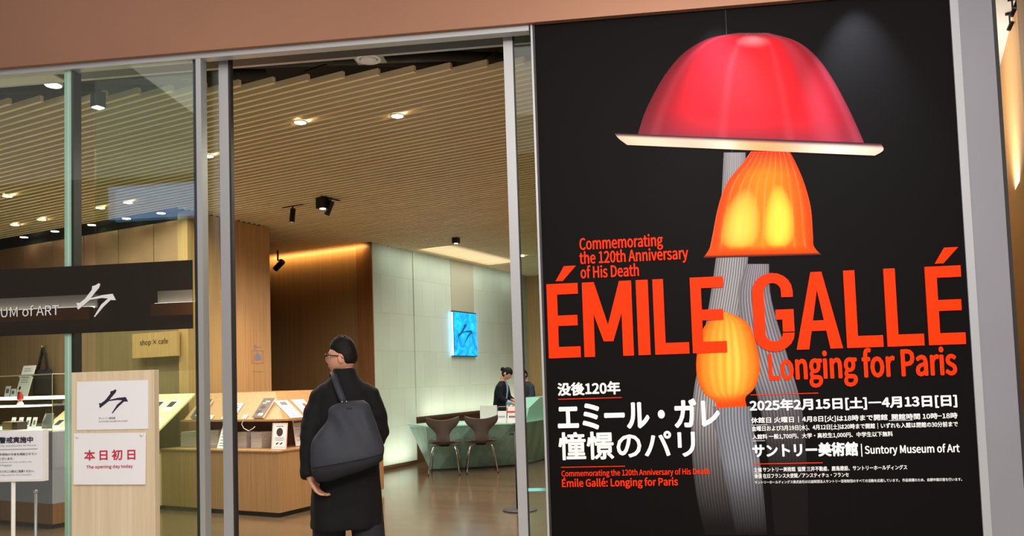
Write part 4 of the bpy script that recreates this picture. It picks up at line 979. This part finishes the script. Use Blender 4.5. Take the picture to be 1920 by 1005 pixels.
MB().loft([dl_(top, .6755), dl_(grow(top, .012), .69), dl_(grow(top, .012), .705)]).build('desk_top', M['desktop'], dk)
MB().loft([dl_(grow(bot, -.02), 0), dl_(grow(bot, -.02), .02)]).build('kick', M['charcoal'], dk)
r0, r1 = onU(981, 765, -5.66), onU(1014, 744, -5.66)
MB().prism([(r0.y - dv - .12, .706), (r0.y - dv, r0.z), (r0.y - dv + .42, r1.z), (13.78 - dv, r1.z), (13.78 - dv, .706)], 0, -5.86 - du, -5.56 - du).build('raised_counter', M['desktop'], dk)
q = onV(915, 786, 10.78); q0, q1 = onV(899, 786, 10.78), onV(930, 760, 10.78)
o = inside('desk_screen', 'plain white upright panel on the reception desk', 'screen', (q0.x + q1.x) / 2, 10.80, .7055)
hh = q1.z - .7055; hw2 = (q1.x - q0.x) / 2
MB().box((-hw2, 0, .004), (hw2, .014, hh)).build('panel', plain('pale_acrylic_white', (214, 222, 226), .25), o, bev=.003); MB().box((-hw2 * .7, -.04, 0), (hw2 * .7, .06, .004)).build('foot', M['paper'], o)
for i, (a_, b_, lb_, band, mtn) in enumerate(((931, 947, 'blue and white leaflet stand next to white desk panel', (.72, .98), 'navy'), (949.5, 968, 'white leaflet with red band on the reception desk', (.60, .72), 'redink'))):
    q0, q1 = onV(a_, 788, 10.80), onV(b_, 762, 10.80); w_ = (q1.x - q0.x) / 2; h_ = q1.z - .7055
    o = inside('leaflet_stand', lb_, 'leaflet', (q0.x + q1.x) / 2, 10.82, .7055); mm = Matrix.Rotation(R(-8), 4, 'X')
    MB().box((-w_, 0, 0), (w_, .005, h_)).xf(mm).build('sheet', M['paper'], o); MB().box((-w_ * .96, -.0012, h_ * band[0]), (w_ * .96, 0, h_ * band[1])).xf(mm).build('colour_band', M[mtn], o)
    MB().box((-w_ * .7, -.0012, h_ * .3), (w_ * .7, 0, h_ * .42)).xf(mm).build('print', M['bluegrey' if i == 0 else 'grey_ink'], o); MB().box((-w_, -.03, -.0), (w_, .05, .003)).build('acrylic_foot', M['acrylic'], o)
q = onV(1006, 744, 12.3); o = inside('paper_rack', 'white paper rack on the raised end of the desk', 'rack', -5.70, 12.9, r1.z + .0005)
MB().box((-.02, -.16, 0), (.02, .16, .2)).build('rack', M['paper'], o, bev=.003); MB().box((.0205, -.13, .03), (.022, .13, .17)).build('sheet', M['bluegrey'], o)
o = inside('desk_hook', 'small black hook shelf clipped to the desk front', 'hook', onV(971, 812, 10.72).x, 10.72, onV(971, 815, 10.72).z)
MB().box((-.13, -.03, 0), (.13, .03, .012)).build('plate', M['black'], o); MB().rings_z([(0, 0, .0121, .04, .04), (0, 0, .09, .035, .035)], 16).build('cup', M['black'], o); MB().box((-.02, .03, 0), (.02, .2, .012)).build('bracket', M['black'], o)
p = onZ(975, 957, 0)
o = thing('barrier_stand', 'barrier stand with round dark base behind right door stile', 'stand', (p.x, p.y, 0))
MB().rings_z([(0, 0, 0, .18, .18), (0, 0, .012, .18, .18), (0, 0, .022, .15, .15)], 32).build('base', M['charcoal'], o); MB().tube([(-.025, 0, .022), (-.025, 0, .82)], .012, 12).build('post', M['charcoal'], o, smooth=True)

# ------------------------------------------------------------------ shell chairs at the desk
def chair_proto(label):
    t = thing('shell_chair', label, 'chair', (0, 0, 0), 0, 'taupe shell chairs at the reception desk')
    NU, NV = 14, 30
    prof = [(.21, .435, .20), (.235, .452, .225), (.15, .448, .245), (.02, .438, .25), (-.08, .436, .235), (-.15, .445, .17), (-.19, .475, .115), (-.215, .53, .10), (-.23, .59, .105), (-.245, .65, .155), (-.262, .71, .225), (-.278, .765, .256), (-.292, .81, .25)]
    def at(s):
        s *= len(prof) - 1; i = min(int(s), len(prof) - 2); f = s - i
        q = [prof[max(i - 1, 0)], prof[i], prof[i + 1], prof[min(i + 2, len(prof) - 1)]]
        return [.5 * (2 * b + (c - a) * f + (2 * a - 5 * b + 4 * c - d) * f * f + (3 * b - a - 3 * c + d) * f ** 3) for a, b, c, d in zip(*q)]
    mk = MB(); lay = []
    for th in (0, .012):
        g = []
        for j in range(NV + 1):
            s = j / NV; y, z, w = at(s); y2, z2, _ = at(min(1, s + .01)); y1, z1, _ = at(max(0, s - .01))
            n = Vector((0, -(z2 - z1), y2 - y1)).normalized()
            if s < .5: n = Vector((0, 0, 1)) if abs(n.z) > .7 else n * (1 if n.z > 0 else -1)
            back = max(0, min(1, (s - .5) / .25))
            row = []
            for i in range(NU + 1):
                a = 2 * i / NU - 1
                p = Vector((a * w, y + .055 * back * a * a, z + (.03 * (1 - back) * a * a if s < .5 else .0) + .05 * max(0, (s - .8) / .2) * (a * a - .55)))
                row.append(p + Vector((0, -th * back, -th * (1 - back))))
            g.append(row)
        lay.append(g)
    o = len(mk.v); nn = (NU + 1) * (NV + 1)
    for g in lay:
        for row in g: mk.v += row
    idx = lambda l, j, i: l * nn + j * (NU + 1) + i
    for j in range(NV):
        for i in range(NU):
            mk.f.append((idx(0, j, i), idx(0, j, i + 1), idx(0, j + 1, i + 1), idx(0, j + 1, i))); mk.f.append((idx(1, j, i), idx(1, j + 1, i), idx(1, j + 1, i + 1), idx(1, j, i + 1)))
        for i in (0, NU): mk.f.append((idx(0, j, i), idx(0, j + 1, i), idx(1, j + 1, i), idx(1, j, i)))
    for i in range(NU):
        for j in (0, NV): mk.f.append((idx(0, j, i), idx(1, j, i), idx(1, j, i + 1), idx(0, j, i + 1)))
    mk.build('seat_shell', M['chair'], t, smooth=True)
    for sx in (-1, 1):
        for y0_, y1_ in ((-.10, -.205), (.12, .235)):
            lg = MB().tube([(sx * .03, 0.0 + y0_ * .3, .408), (sx * .13, y0_ * .8, .405), (sx * .165, y0_, .385), (sx * .185, y0_ * 1.1, .33), (sx * .235, y1_, .02)], [.008, .008, .0085, .0085, .0075], 10).build('leg', M['chrome'], t, smooth=True)
            MB().rings_z([(sx * .236, y1_, 0, .01, .01), (sx * .235, y1_, .022, .01, .01)], 12).build('foot_glide', M['rubber'], lg)
    MB().rings_z([(0, 0, .395, .07, .07), (0, 0, .424, .075, .075)], 18).build('seat_mount', M['black'], t)
    return t
ch1 = chair_proto('left one of the two taupe shell chairs facing the green desk')
def chair_at(c, r0, r1):
    a_ = onZ(*r0, 0); b_ = onZ(*r1, 0); ang_ = math.atan2(b_.y - a_.y, b_.x - a_.x); mid_ = (a_ + b_) / 2
    f_ = Vector((-sin(ang_), cos(ang_), 0)); c.location = mid_ + f_ * .205; c.rotation_euler = (0, 0, ang_); c.scale = (.97, 1.0, 1.03)
ch2 = copy_thing(ch1, 'right one of the two taupe shell chairs facing the green desk')
chair_at(ch1, (799, 893), (866, 891)); chair_at(ch2, (872, 890), (938, 887))

# ------------------------------------------------------------------ people
def headshape(p):
    x, y, z = p; X = x * .076; Y = y * .098; Z = z * .118
    X *= 1 - .28 * max(0, -z) ** 1.6
    if y < 0: Y *= 1 - .40 * max(0, -z) ** 1.2
    g = lambda cx, cz, sx, sz: math.exp(-((x - cx) / sx) ** 2 - ((z - cz) / sz) ** 2)
    if y > 0:
        Y += .024 * g(0, -.16, .15, .16) + .012 * g(0, .02, .12, .2) + .008 * g(0, -.52, .26, .07) + .016 * g(0, -.86, .3, .16) + .004 * g(0, .24, .5, .08)
        for s in (-1, 1): Y -= .010 * g(s * .40, .08, .17, .1)
    return Vector((X, Y, Z))
def head_into(mk, mt, neck, nk=1.0):
    h = MB().ball((0, 0, 0), 1, 36, headshape)
    for s in (-1, 1):
        e = MB().ball((0, 0, 0), (.010, .021, .033), 14); e.xf(Matrix.Translation((s * .077, -.012, -.004)) @ Matrix.Rotation(s * R(-22), 4, 'Z') @ Matrix.Rotation(R(-10), 4, 'X')); h.add(e.v, e.f)
    h.xf(mt); mk.add(h.v, h.f)
    mk.tube([mt @ Vector((0, -.02, -.04)), mt @ Vector((0, -.025, -.10)), neck], [.052 * nk, .054 * nk, .060 * nk], 18)
def face_parts(parent, mt, glasses=False, man=True):
    mk = MB()
    for s in (-1, 1): mk.ball((s * .031, .073, .009), (.013, .012, .008), 12)
    mk.xf(mt).build('eyes', M['eye'], parent, smooth=True)
    mk = MB()
    for s in (-1, 1): mk.ball((s * .031, .0838, .009), (.0055, .003, .0055), 10)
    mk.xf(mt).build('irises', M['hair'], parent, smooth=True)
    mk = MB()
    for s in (-1, 1): mk.tube([(s * .015, .094, .028), (s * .032, .092, .034), (s * .05, .080, .029)], [.002, .0035, .002], 6)
    mk.xf(mt).build('eyebrows', M['hair'], parent, smooth=True)
    MB().tube([(-.022, .083, -.061), (-.008, .090, -.059), (0, .0895, -.060), (.008, .090, -.059), (.022, .083, -.061)], [.002, .0038, .0036, .0038, .002], 8).xf(mt).build('lips', M['lips'], parent, smooth=True)
    if glasses:
        mk = MB()
        for s in (-1, 1):
            mk.tube([(s * .034 + .024 * cos(2 * pi * k / 18), .104, .008 + .017 * sin(2 * pi * k / 18)) for k in range(19)], .0028, 6)
            mk.tube([(s * .058, .103, .014), (s * .075, .095, .016), (s * .083, .03, .016), (s * .083, -.012, .014), (s * .08, -.028, -.002)], [.004, .0042, .0038, .0035, .003], 6)
        mk.tube([(-.011, .106, .01), (0, .109, .013), (.011, .106, .01)], .0026, 6)
        mk.xf(mt).build('glasses', M['black'], parent, smooth=True)
def hair_cap(parent, mt, line, grow_=1.07, tuft=None, extra=None):
    h = MB().ball((0, 0, 0), 1, 56); offs = [Vector((cos(2.4 * k) * r_, sin(2.4 * k) * r_, cos(1.7 * k + .6) * r_)) for k in range(20) for r_ in (.05 + .005 * k,)]
    vs = []
    for p in h.v:                  # the hair rises out of the scalp along a soft hairline
        t_ = sum(1 for o_ in offs if line((p + o_).normalized())) / len(offs); t_ = t_ * t_ * (3 - 2 * t_)
        q = headshape(p) * (.955 + (grow_ - .955) * t_)
        if tuft: q += tuft(p) * t_
        q *= 1 + (.028 if tuft else .012) * sin(p.x * 31 + p.z * 17) * sin(p.y * 27 + p.z * 9) * (max(0, p.z) if tuft else 1)
        vs.append(q)
    h.v = vs
    if extra: extra(h)
    h.xf(mt); return h.build('hair', M['hair'], parent, smooth=True)
def hand_into(mk, w, d, side, curl, spread=1):     # w wrist, d hand direction, side across the palm, curl = direction the fingers bend
    d = Vector(d).normalized(); sd_ = Vector(side); sd_ = (sd_ - d * sd_.dot(d)).normalized(); cu_ = Vector(curl).normalized(); w = Vector(w)
    for k in (-1.5, -.5, .5, 1.5): mk.tube([w + sd_ * k * .009, w + d * .04 + sd_ * k * .016, w + d * .085 + sd_ * k * .0185], [.016, .0145, .0105], 10)
    for k, ln in zip((-1.5, -.5, .5, 1.5), (.066, .078, .084, .074)):
        b = w + d * .083 + sd_ * k * .0195
        mk.tube([b, b + (d * .9 + cu_ * .35).normalized() * ln * .45, b + (d * .9 + cu_ * .35).normalized() * ln * .45 + (d * .5 + cu_ * .85).normalized() * ln * .33, b + (d * .9 + cu_ * .35).normalized() * ln * .45 + (d * .5 + cu_ * .85).normalized() * ln * .33 + (d * .1 + cu_).normalized() * ln * .26], [.0092, .0088, .0082, .0066], 10)
    b = w + d * .03 + sd_ * .026
    mk.tube([w + d * .015 + sd_ * .012, b + sd_ * .012, b + sd_ * .03 + d * .022 + cu_ * .01, b + sd_ * .034 + d * .046 + cu_ * .022], [.014, .0125, .0098, .0076], 10)

# the man in the doorway
ML = (-1.793, 5.251, 0); MR = R(18.9)
man = thing('person', 'person in long black coat with slate shoulder bag, back turned, walking in', 'person', ML, MR)
mh = Matrix.Translation((-.012, .035, 1.562)) @ Matrix.Rotation(R(74), 4, 'Z') @ Matrix.Rotation(R(4), 4, 'X')
bd = MB(); head_into(bd, mh, Vector((0, 0, 1.40)))
bd.rings_z([(0, 0, .86, .15, .10), (0, 0, 1.0, .15, .10), (0, 0, 1.2, .17, .11), (0, 0, 1.33, .17, .09), (0, 0, 1.40, .09, .065), (0, 0, 1.43, .06, .055)], 24)
bd.tube([(-.14, 0, 1.34), (-.218, -.05, 1.06), (-.230, -.145, .80), (-.226, -.155, .772)], [.055, .045, .031, .026], 14); bd.tube([(.14, 0, 1.34), (.225, .02, 1.05), (.13, .22, .98), (.11, .25, .98)], [.055, .045, .03, .026], 14)
hand_into(bd, (-.226, -.157, .772), (.50, -.22, -.80), (.25, .80, .05), (1, .1, .15)); hand_into(bd, (.11, .25, .98), (-.5, .6, .15), (0, .1, 1), (-.4, -.9, 0))
bd.tube([(-.09, 0, .9), (-.115, .06, .48), (-.125, .02, .10), (-.125, .04, .05)], [.085, .06, .045, .04], 16); bd.tube([(.09, 0, .9), (.13, -.03, .48), (.14, -.09, .10), (.14, -.07, .05)], [.085, .06, .045, .04], 16)
fused(bd, 'body', M['skin'], man, .0055, 3, .5)
face_parts(man, mh, True)
def mline(c):
    if c.y > .25: return c.z > .36 + .15 * min(1, (c.y - .25) / .3)
    if c.y > -.2: return c.z > .36 - .5 * (.25 - c.y)
    return c.z > .135 - .42 * min(1, (-.2 - c.y) / .25)
def mtuft(p):
    return Vector((0, .004 + .03 * max(0, p.y), .046)) * max(0, p.z - .2) ** 1.3 * (1 if p.y < .6 else .8) + Vector((0, -.006, 0)) * max(0, -p.y) * max(0, p.z + .3)
hair_cap(man, mh, mline, 1.055, mtuft)
ct = MB().rings_z([(0, 0, .43, .238, .17), (0, 0, .6, .236, .168), (0, 0, .8, .229, .16), (0, 0, 1.0, .220, .152), (0, 0, 1.15, .214, .15), (0, 0, 1.25, .206, .143), (0, 0, 1.33, .180, .122), (0, 0, 1.385, .142, .100), (0, -.004, 1.43, .100, .086), (0, 0, 1.465, .078, .080), (0, .004, 1.492, .072, .076)], 36, 2.3)
ct.tube([(-.10, 0, 1.345), (-.150, 0, 1.30), (-.196, -.02, 1.19), (-.226, -.06, 1.04), (-.232, -.10, .9), (-.232, -.145, .785)], [.07, .082, .08, .075, .066, .058], 20)
ct.tube([(.10, 0, 1.345), (.150, 0, 1.30), (.194, .0, 1.19), (.222, .02, 1.04), (.2, .13, .985), (.135, .215, .985)], [.07, .085, .08, .074, .066, .056], 20)
from mathutils import noise
def coat_folds(p):
    low = max(0, min(1, (1.25 - p.z) / .5))
    f = .010 * noise.noise((p.x * 11, p.y * 11, p.z * 2.0)) * (.35 + low) + .006 * noise.noise((p.x * 5, p.y * 5, p.z * 13))
    if abs(p.x) > .17 and .8 < p.z < 1.3: f += .0018 * sin(p.z * 62 + p.x * 20 + 3 * noise.noise((p.x * 6, p.y * 6, p.z * 6)))
    return f
fused(ct, 'coat', M['coat'], man, .010, 4, .5, coat_folds)
tr_ = MB().tube([(-.09, 0, .88), (-.115, .03, .55), (-.122, .05, .36), (-.128, .02, .06)], [.11, .112, .11, .095], 20); tr_.build('trouser_leg', M['trouser'], man, smooth=True)
MB().tube([(.09, 0, .88), (.125, -.01, .55), (.138, -.03, .36), (.142, -.09, .06)], [.11, .112, .11, .095], 20).build('trouser_leg', M['trouser'], man, smooth=True)
for sx, yy in ((-.128, .06), (.142, -.05)):
    MB().rings_z([(sx, yy, .0, .045, .13), (sx, yy, .02, .05, .14), (sx, yy - .01, .05, .045, .12), (sx, yy - .05, .09, .038, .065)], 24, 2.4).build('shoe', M['black'], man, smooth=True)
# his bag
bag = thing('shoulder_bag', 'big slate grey shoulder bag hanging on the back of the person in black coat', 'bag', ML, MR)
def ML_(px, py): return ((px - 648) * .0036, 1.4 + (714 - .032 * (px - 648) - py) * .0036)
def slab(pl, pr, ts, ycs):
    mk = MB(); rs_ = []
    for l, r, th, yc in zip(pl, pr, ts, ycs):
        a_, b_ = ML_(*l), ML_(*r); ring = []
        for k in range(32):
            t_ = 2 * pi * k / 32; c_ = math.copysign(abs(cos(t_)) ** .75, cos(t_)); s_ = math.copysign(abs(sin(t_)) ** .9, sin(t_))
            ring.append(((a_[0] + b_[0]) / 2 + (b_[0] - a_[0]) / 2 * c_, yc + th * s_, (a_[1] + b_[1]) / 2 + (b_[1] - a_[1]) / 2 * c_))
        rs_.append(ring)
    return mk.loft(rs_)
def dense(q, n=28):
    out = []
    for k in range(n + 1):
        t = k / n * (len(q) - 1); i = min(int(t), len(q) - 2); f = t - i; tp = lambda z: z if isinstance(z, tuple) else (z,)
        a, b, c, d = [tp(q[max(0, min(len(q) - 1, i + j))]) for j in (-1, 0, 1, 2)]
        r = tuple(.5 * (2 * B + (C - A_) * f + (2 * A_ - 5 * B + 4 * C - D) * f * f + (3 * B - A_ - 3 * C + D) * f ** 3) for A_, B, C, D in zip(a, b, c, d))
        out.append(r if len(r) > 1 else r[0])
    return out
bl_ = [(645, 749), (622, 760), (617, 782), (601, 803), (588, 824), (585, 850), (587, 866)]; br_ = [(682, 747), (692, 757), (702, 785), (708, 806), (715, 828), (715, 838), (714, 843)]
bb = slab(dense(bl_), dense(br_), dense([.012, .03, .05, .065, .075, .082, .084]), dense([-.185, -.205, -.225, -.238, -.247, -.252, -.253]))
for p in bb.v:       # soft folds running down from the strap
    w_ = max(0, min(1, (p.z - .86) / .06)) * max(0, min(1, (1.27 - p.z) / .06))
    p.y += w_ * (.016 * noise.noise((p.x * 9 + p.z * 5, 0, p.z * 4)) + .010 * sin((p.x + .25 * (p.z - 1.25)) * 48) * max(0, 1 - abs(p.z - 1.12) / .2))
    p.x += w_ * .010 * noise.noise((p.x * 5, 3, p.z * 7))
bb.build('bag_body', M['bag'], bag, smooth=True)
slab([(586.5, 866.5), (588, 880), (596, 890), (612, 891)], [(714.5, 843.5), (713, 854), (703, 862), (688, 868)], [.085, .084, .074, .05], [-.254, -.254, -.25, -.245]).build('bag_base', M['bagbase'], bag, smooth=True)
def strap(pts, w=.021, th=.004):
    pts = [Vector(p) for p in pts]; rs_ = []
    for i, p in enumerate(pts):
        t_ = (pts[min(i + 1, len(pts) - 1)] - pts[max(i - 1, 0)]).normalized(); sd_ = Vector((1, 0, .15)); sd_ = (sd_ - t_ * sd_.dot(t_)).normalized(); n_ = t_.cross(sd_)
        rs_.append([p + sd_ * w + n_ * th, p - sd_ * w + n_ * th, p - sd_ * w - n_ * th, p + sd_ * w - n_ * th])
    return MB().loft(rs_)
strap([(-.085, .125, 1.28), (-.082, .105, 1.375), (-.078, .05, 1.452), (-.073, -.02, 1.470), (-.066, -.09, 1.442), (-.048, -.145, 1.375), (-.020, -.178, 1.30), (-.004, -.187, 1.262)]).build('strap', M['bag'], bag, smooth=True)
for dx in (-.014, .014):
    MB().rings_z([(0, 0, 0, .006, .006), (0, 0, .004, .004, .004)], 12).xf(Matrix.Translation((-.004 + dx, -.199, 1.272)) @ Matrix.Rotation(R(90), 4, 'X')).build('rivet', M['chrome'], bag, smooth=True)
p = ML_(655, 760); MB().box((p[0] - .02, -.243, p[1] - .006), (p[0] + .02, -.238, p[1] + .004)).build('buckle', M['charcoal'], bag)

# the two people behind the desk
def clerk(name, label, loc_, rz, cloth, inner, bun, sc=1.0, headpitch=34, bow=1.0):
    t = thing(name, label, 'person', loc_, rz); t.scale = (sc, sc, sc)
    b = bow
    hm = Matrix.Translation((0, .155 * b, 1.458)) @ Matrix.Rotation(R(-headpitch), 4, 'X') @ Matrix.Scale(.95, 4)
    k = MB(); head_into(k, hm, Vector((0, .075 * b, 1.30)), .8)
    k.rings_z([(0, 0, .78, .14, .10), (0, 0, .95, .12, .085), (0, .025 * b, 1.12, .135, .095), (0, .06 * b, 1.26, .13, .075), (0, .075 * b, 1.325, .06, .05)], 22)
    for s in (-1, 1):
        k.tube([(s * .12, .06 * b, 1.26), (s * .19, .10 * b, 1.03), (s * .11, .30, .93), (s * .10, .32, .925)], [.045, .036, .026, .022], 12)
        hand_into(k, (s * .10, .32, .925), (-s * .15, 1, -.25), (-s * 1, 0, .1), (0, .2, -1))
        k.tube([(s * .075, 0, .82), (s * .085, .01, .46), (s * .085, -.01, .09), (s * .085, .01, .045)], [.075, .052, .038, .034], 14)
    fused(k, 'body', M['skin'], t, .0075, 2, .4)
    face_parts(t, hm, False)
    def ln(c): return c.z > .34 if c.y > .45 else (c.z > -.05 if c.y > .05 else c.z > -.62)
    def ex(h):
        if bun: h.ball((0, -.115, .02), (.042, .036, .042), 14)
    hair_cap(t, hm, ln, 1.07, None, ex)
    j = MB().rings_z([(0, 0, .70, .165, .125), (0, 0, .85, .155, .115), (0, .02 * b, 1.02, .15, .11), (0, .04 * b, 1.15, .165, .115), (0, .06 * b, 1.25, .165, .095), (0, .07 * b, 1.30, .11, .07), (0, .072 * b, 1.33, .066, .058)], 28, 2.2)
    for s in (-1, 1): j.tube([(s * .10, .06 * b, 1.265), (s * .165, .07 * b, 1.22), (s * .205, .10 * b, 1.04), (s * .17, .20, .965)], [.05, .062, .055, .05], 16)
    fused(j, 'jacket', cloth, t, .011, 4, .5)
    if inner:
        iv = MB(); rr = []
        for z_, y_, w_ in ((1.335, .062 * b + .062, .030), (1.27, .06 * b + .097, .034), (1.15, .04 * b + .120, .028), (1.02, .02 * b + .117, .02), (.92, .01 + .117, .012)):
            rr.append([(-w_, y_ - .02, z_), (w_, y_ - .02, z_), (w_, y_ + .006, z_), (-w_, y_ + .006, z_)])
        iv.loft(rr).build('shirt_front', inner, t, smooth=False)
        for s in (-1, 1): MB().tube([(s * .175, .19, .968), (s * .135, .265, .943)], [.046, .036], 14).build('shirt_cuff', inner, t, smooth=True)
    MB().rings_z([(0, 0, .08, .15, .12), (0, 0, .4, .16, .125), (0, 0, .74, .158, .12)], 26, 2.2).build('skirt', M['navy'], t, smooth=True)
    for s in (-1, 1): MB().rings_z([(s * .085, .05, 0, .036, .11), (s * .085, .05, .03, .04, .115), (s * .085, .02, .07, .034, .06)], 20, 2.4).build('shoe', M['black'], t, smooth=True)
    return t
q = onU(936, 740, -6.72); clerk('person', 'person with dark bun in navy jacket looking down behind the desk', W(-6.72, q.y, 0), -R(90) - A + R(8), M['navy'], M['bluegrey'], True, 1.0, 36)
q = onU(993, 735, -6.75); clerk('person', 'person in slate top bending beside right door stile behind raised desk', W(-6.75, q.y, 0), R(180) - A - R(30), M['slatecloth'], None, False, .98, 30, .9)
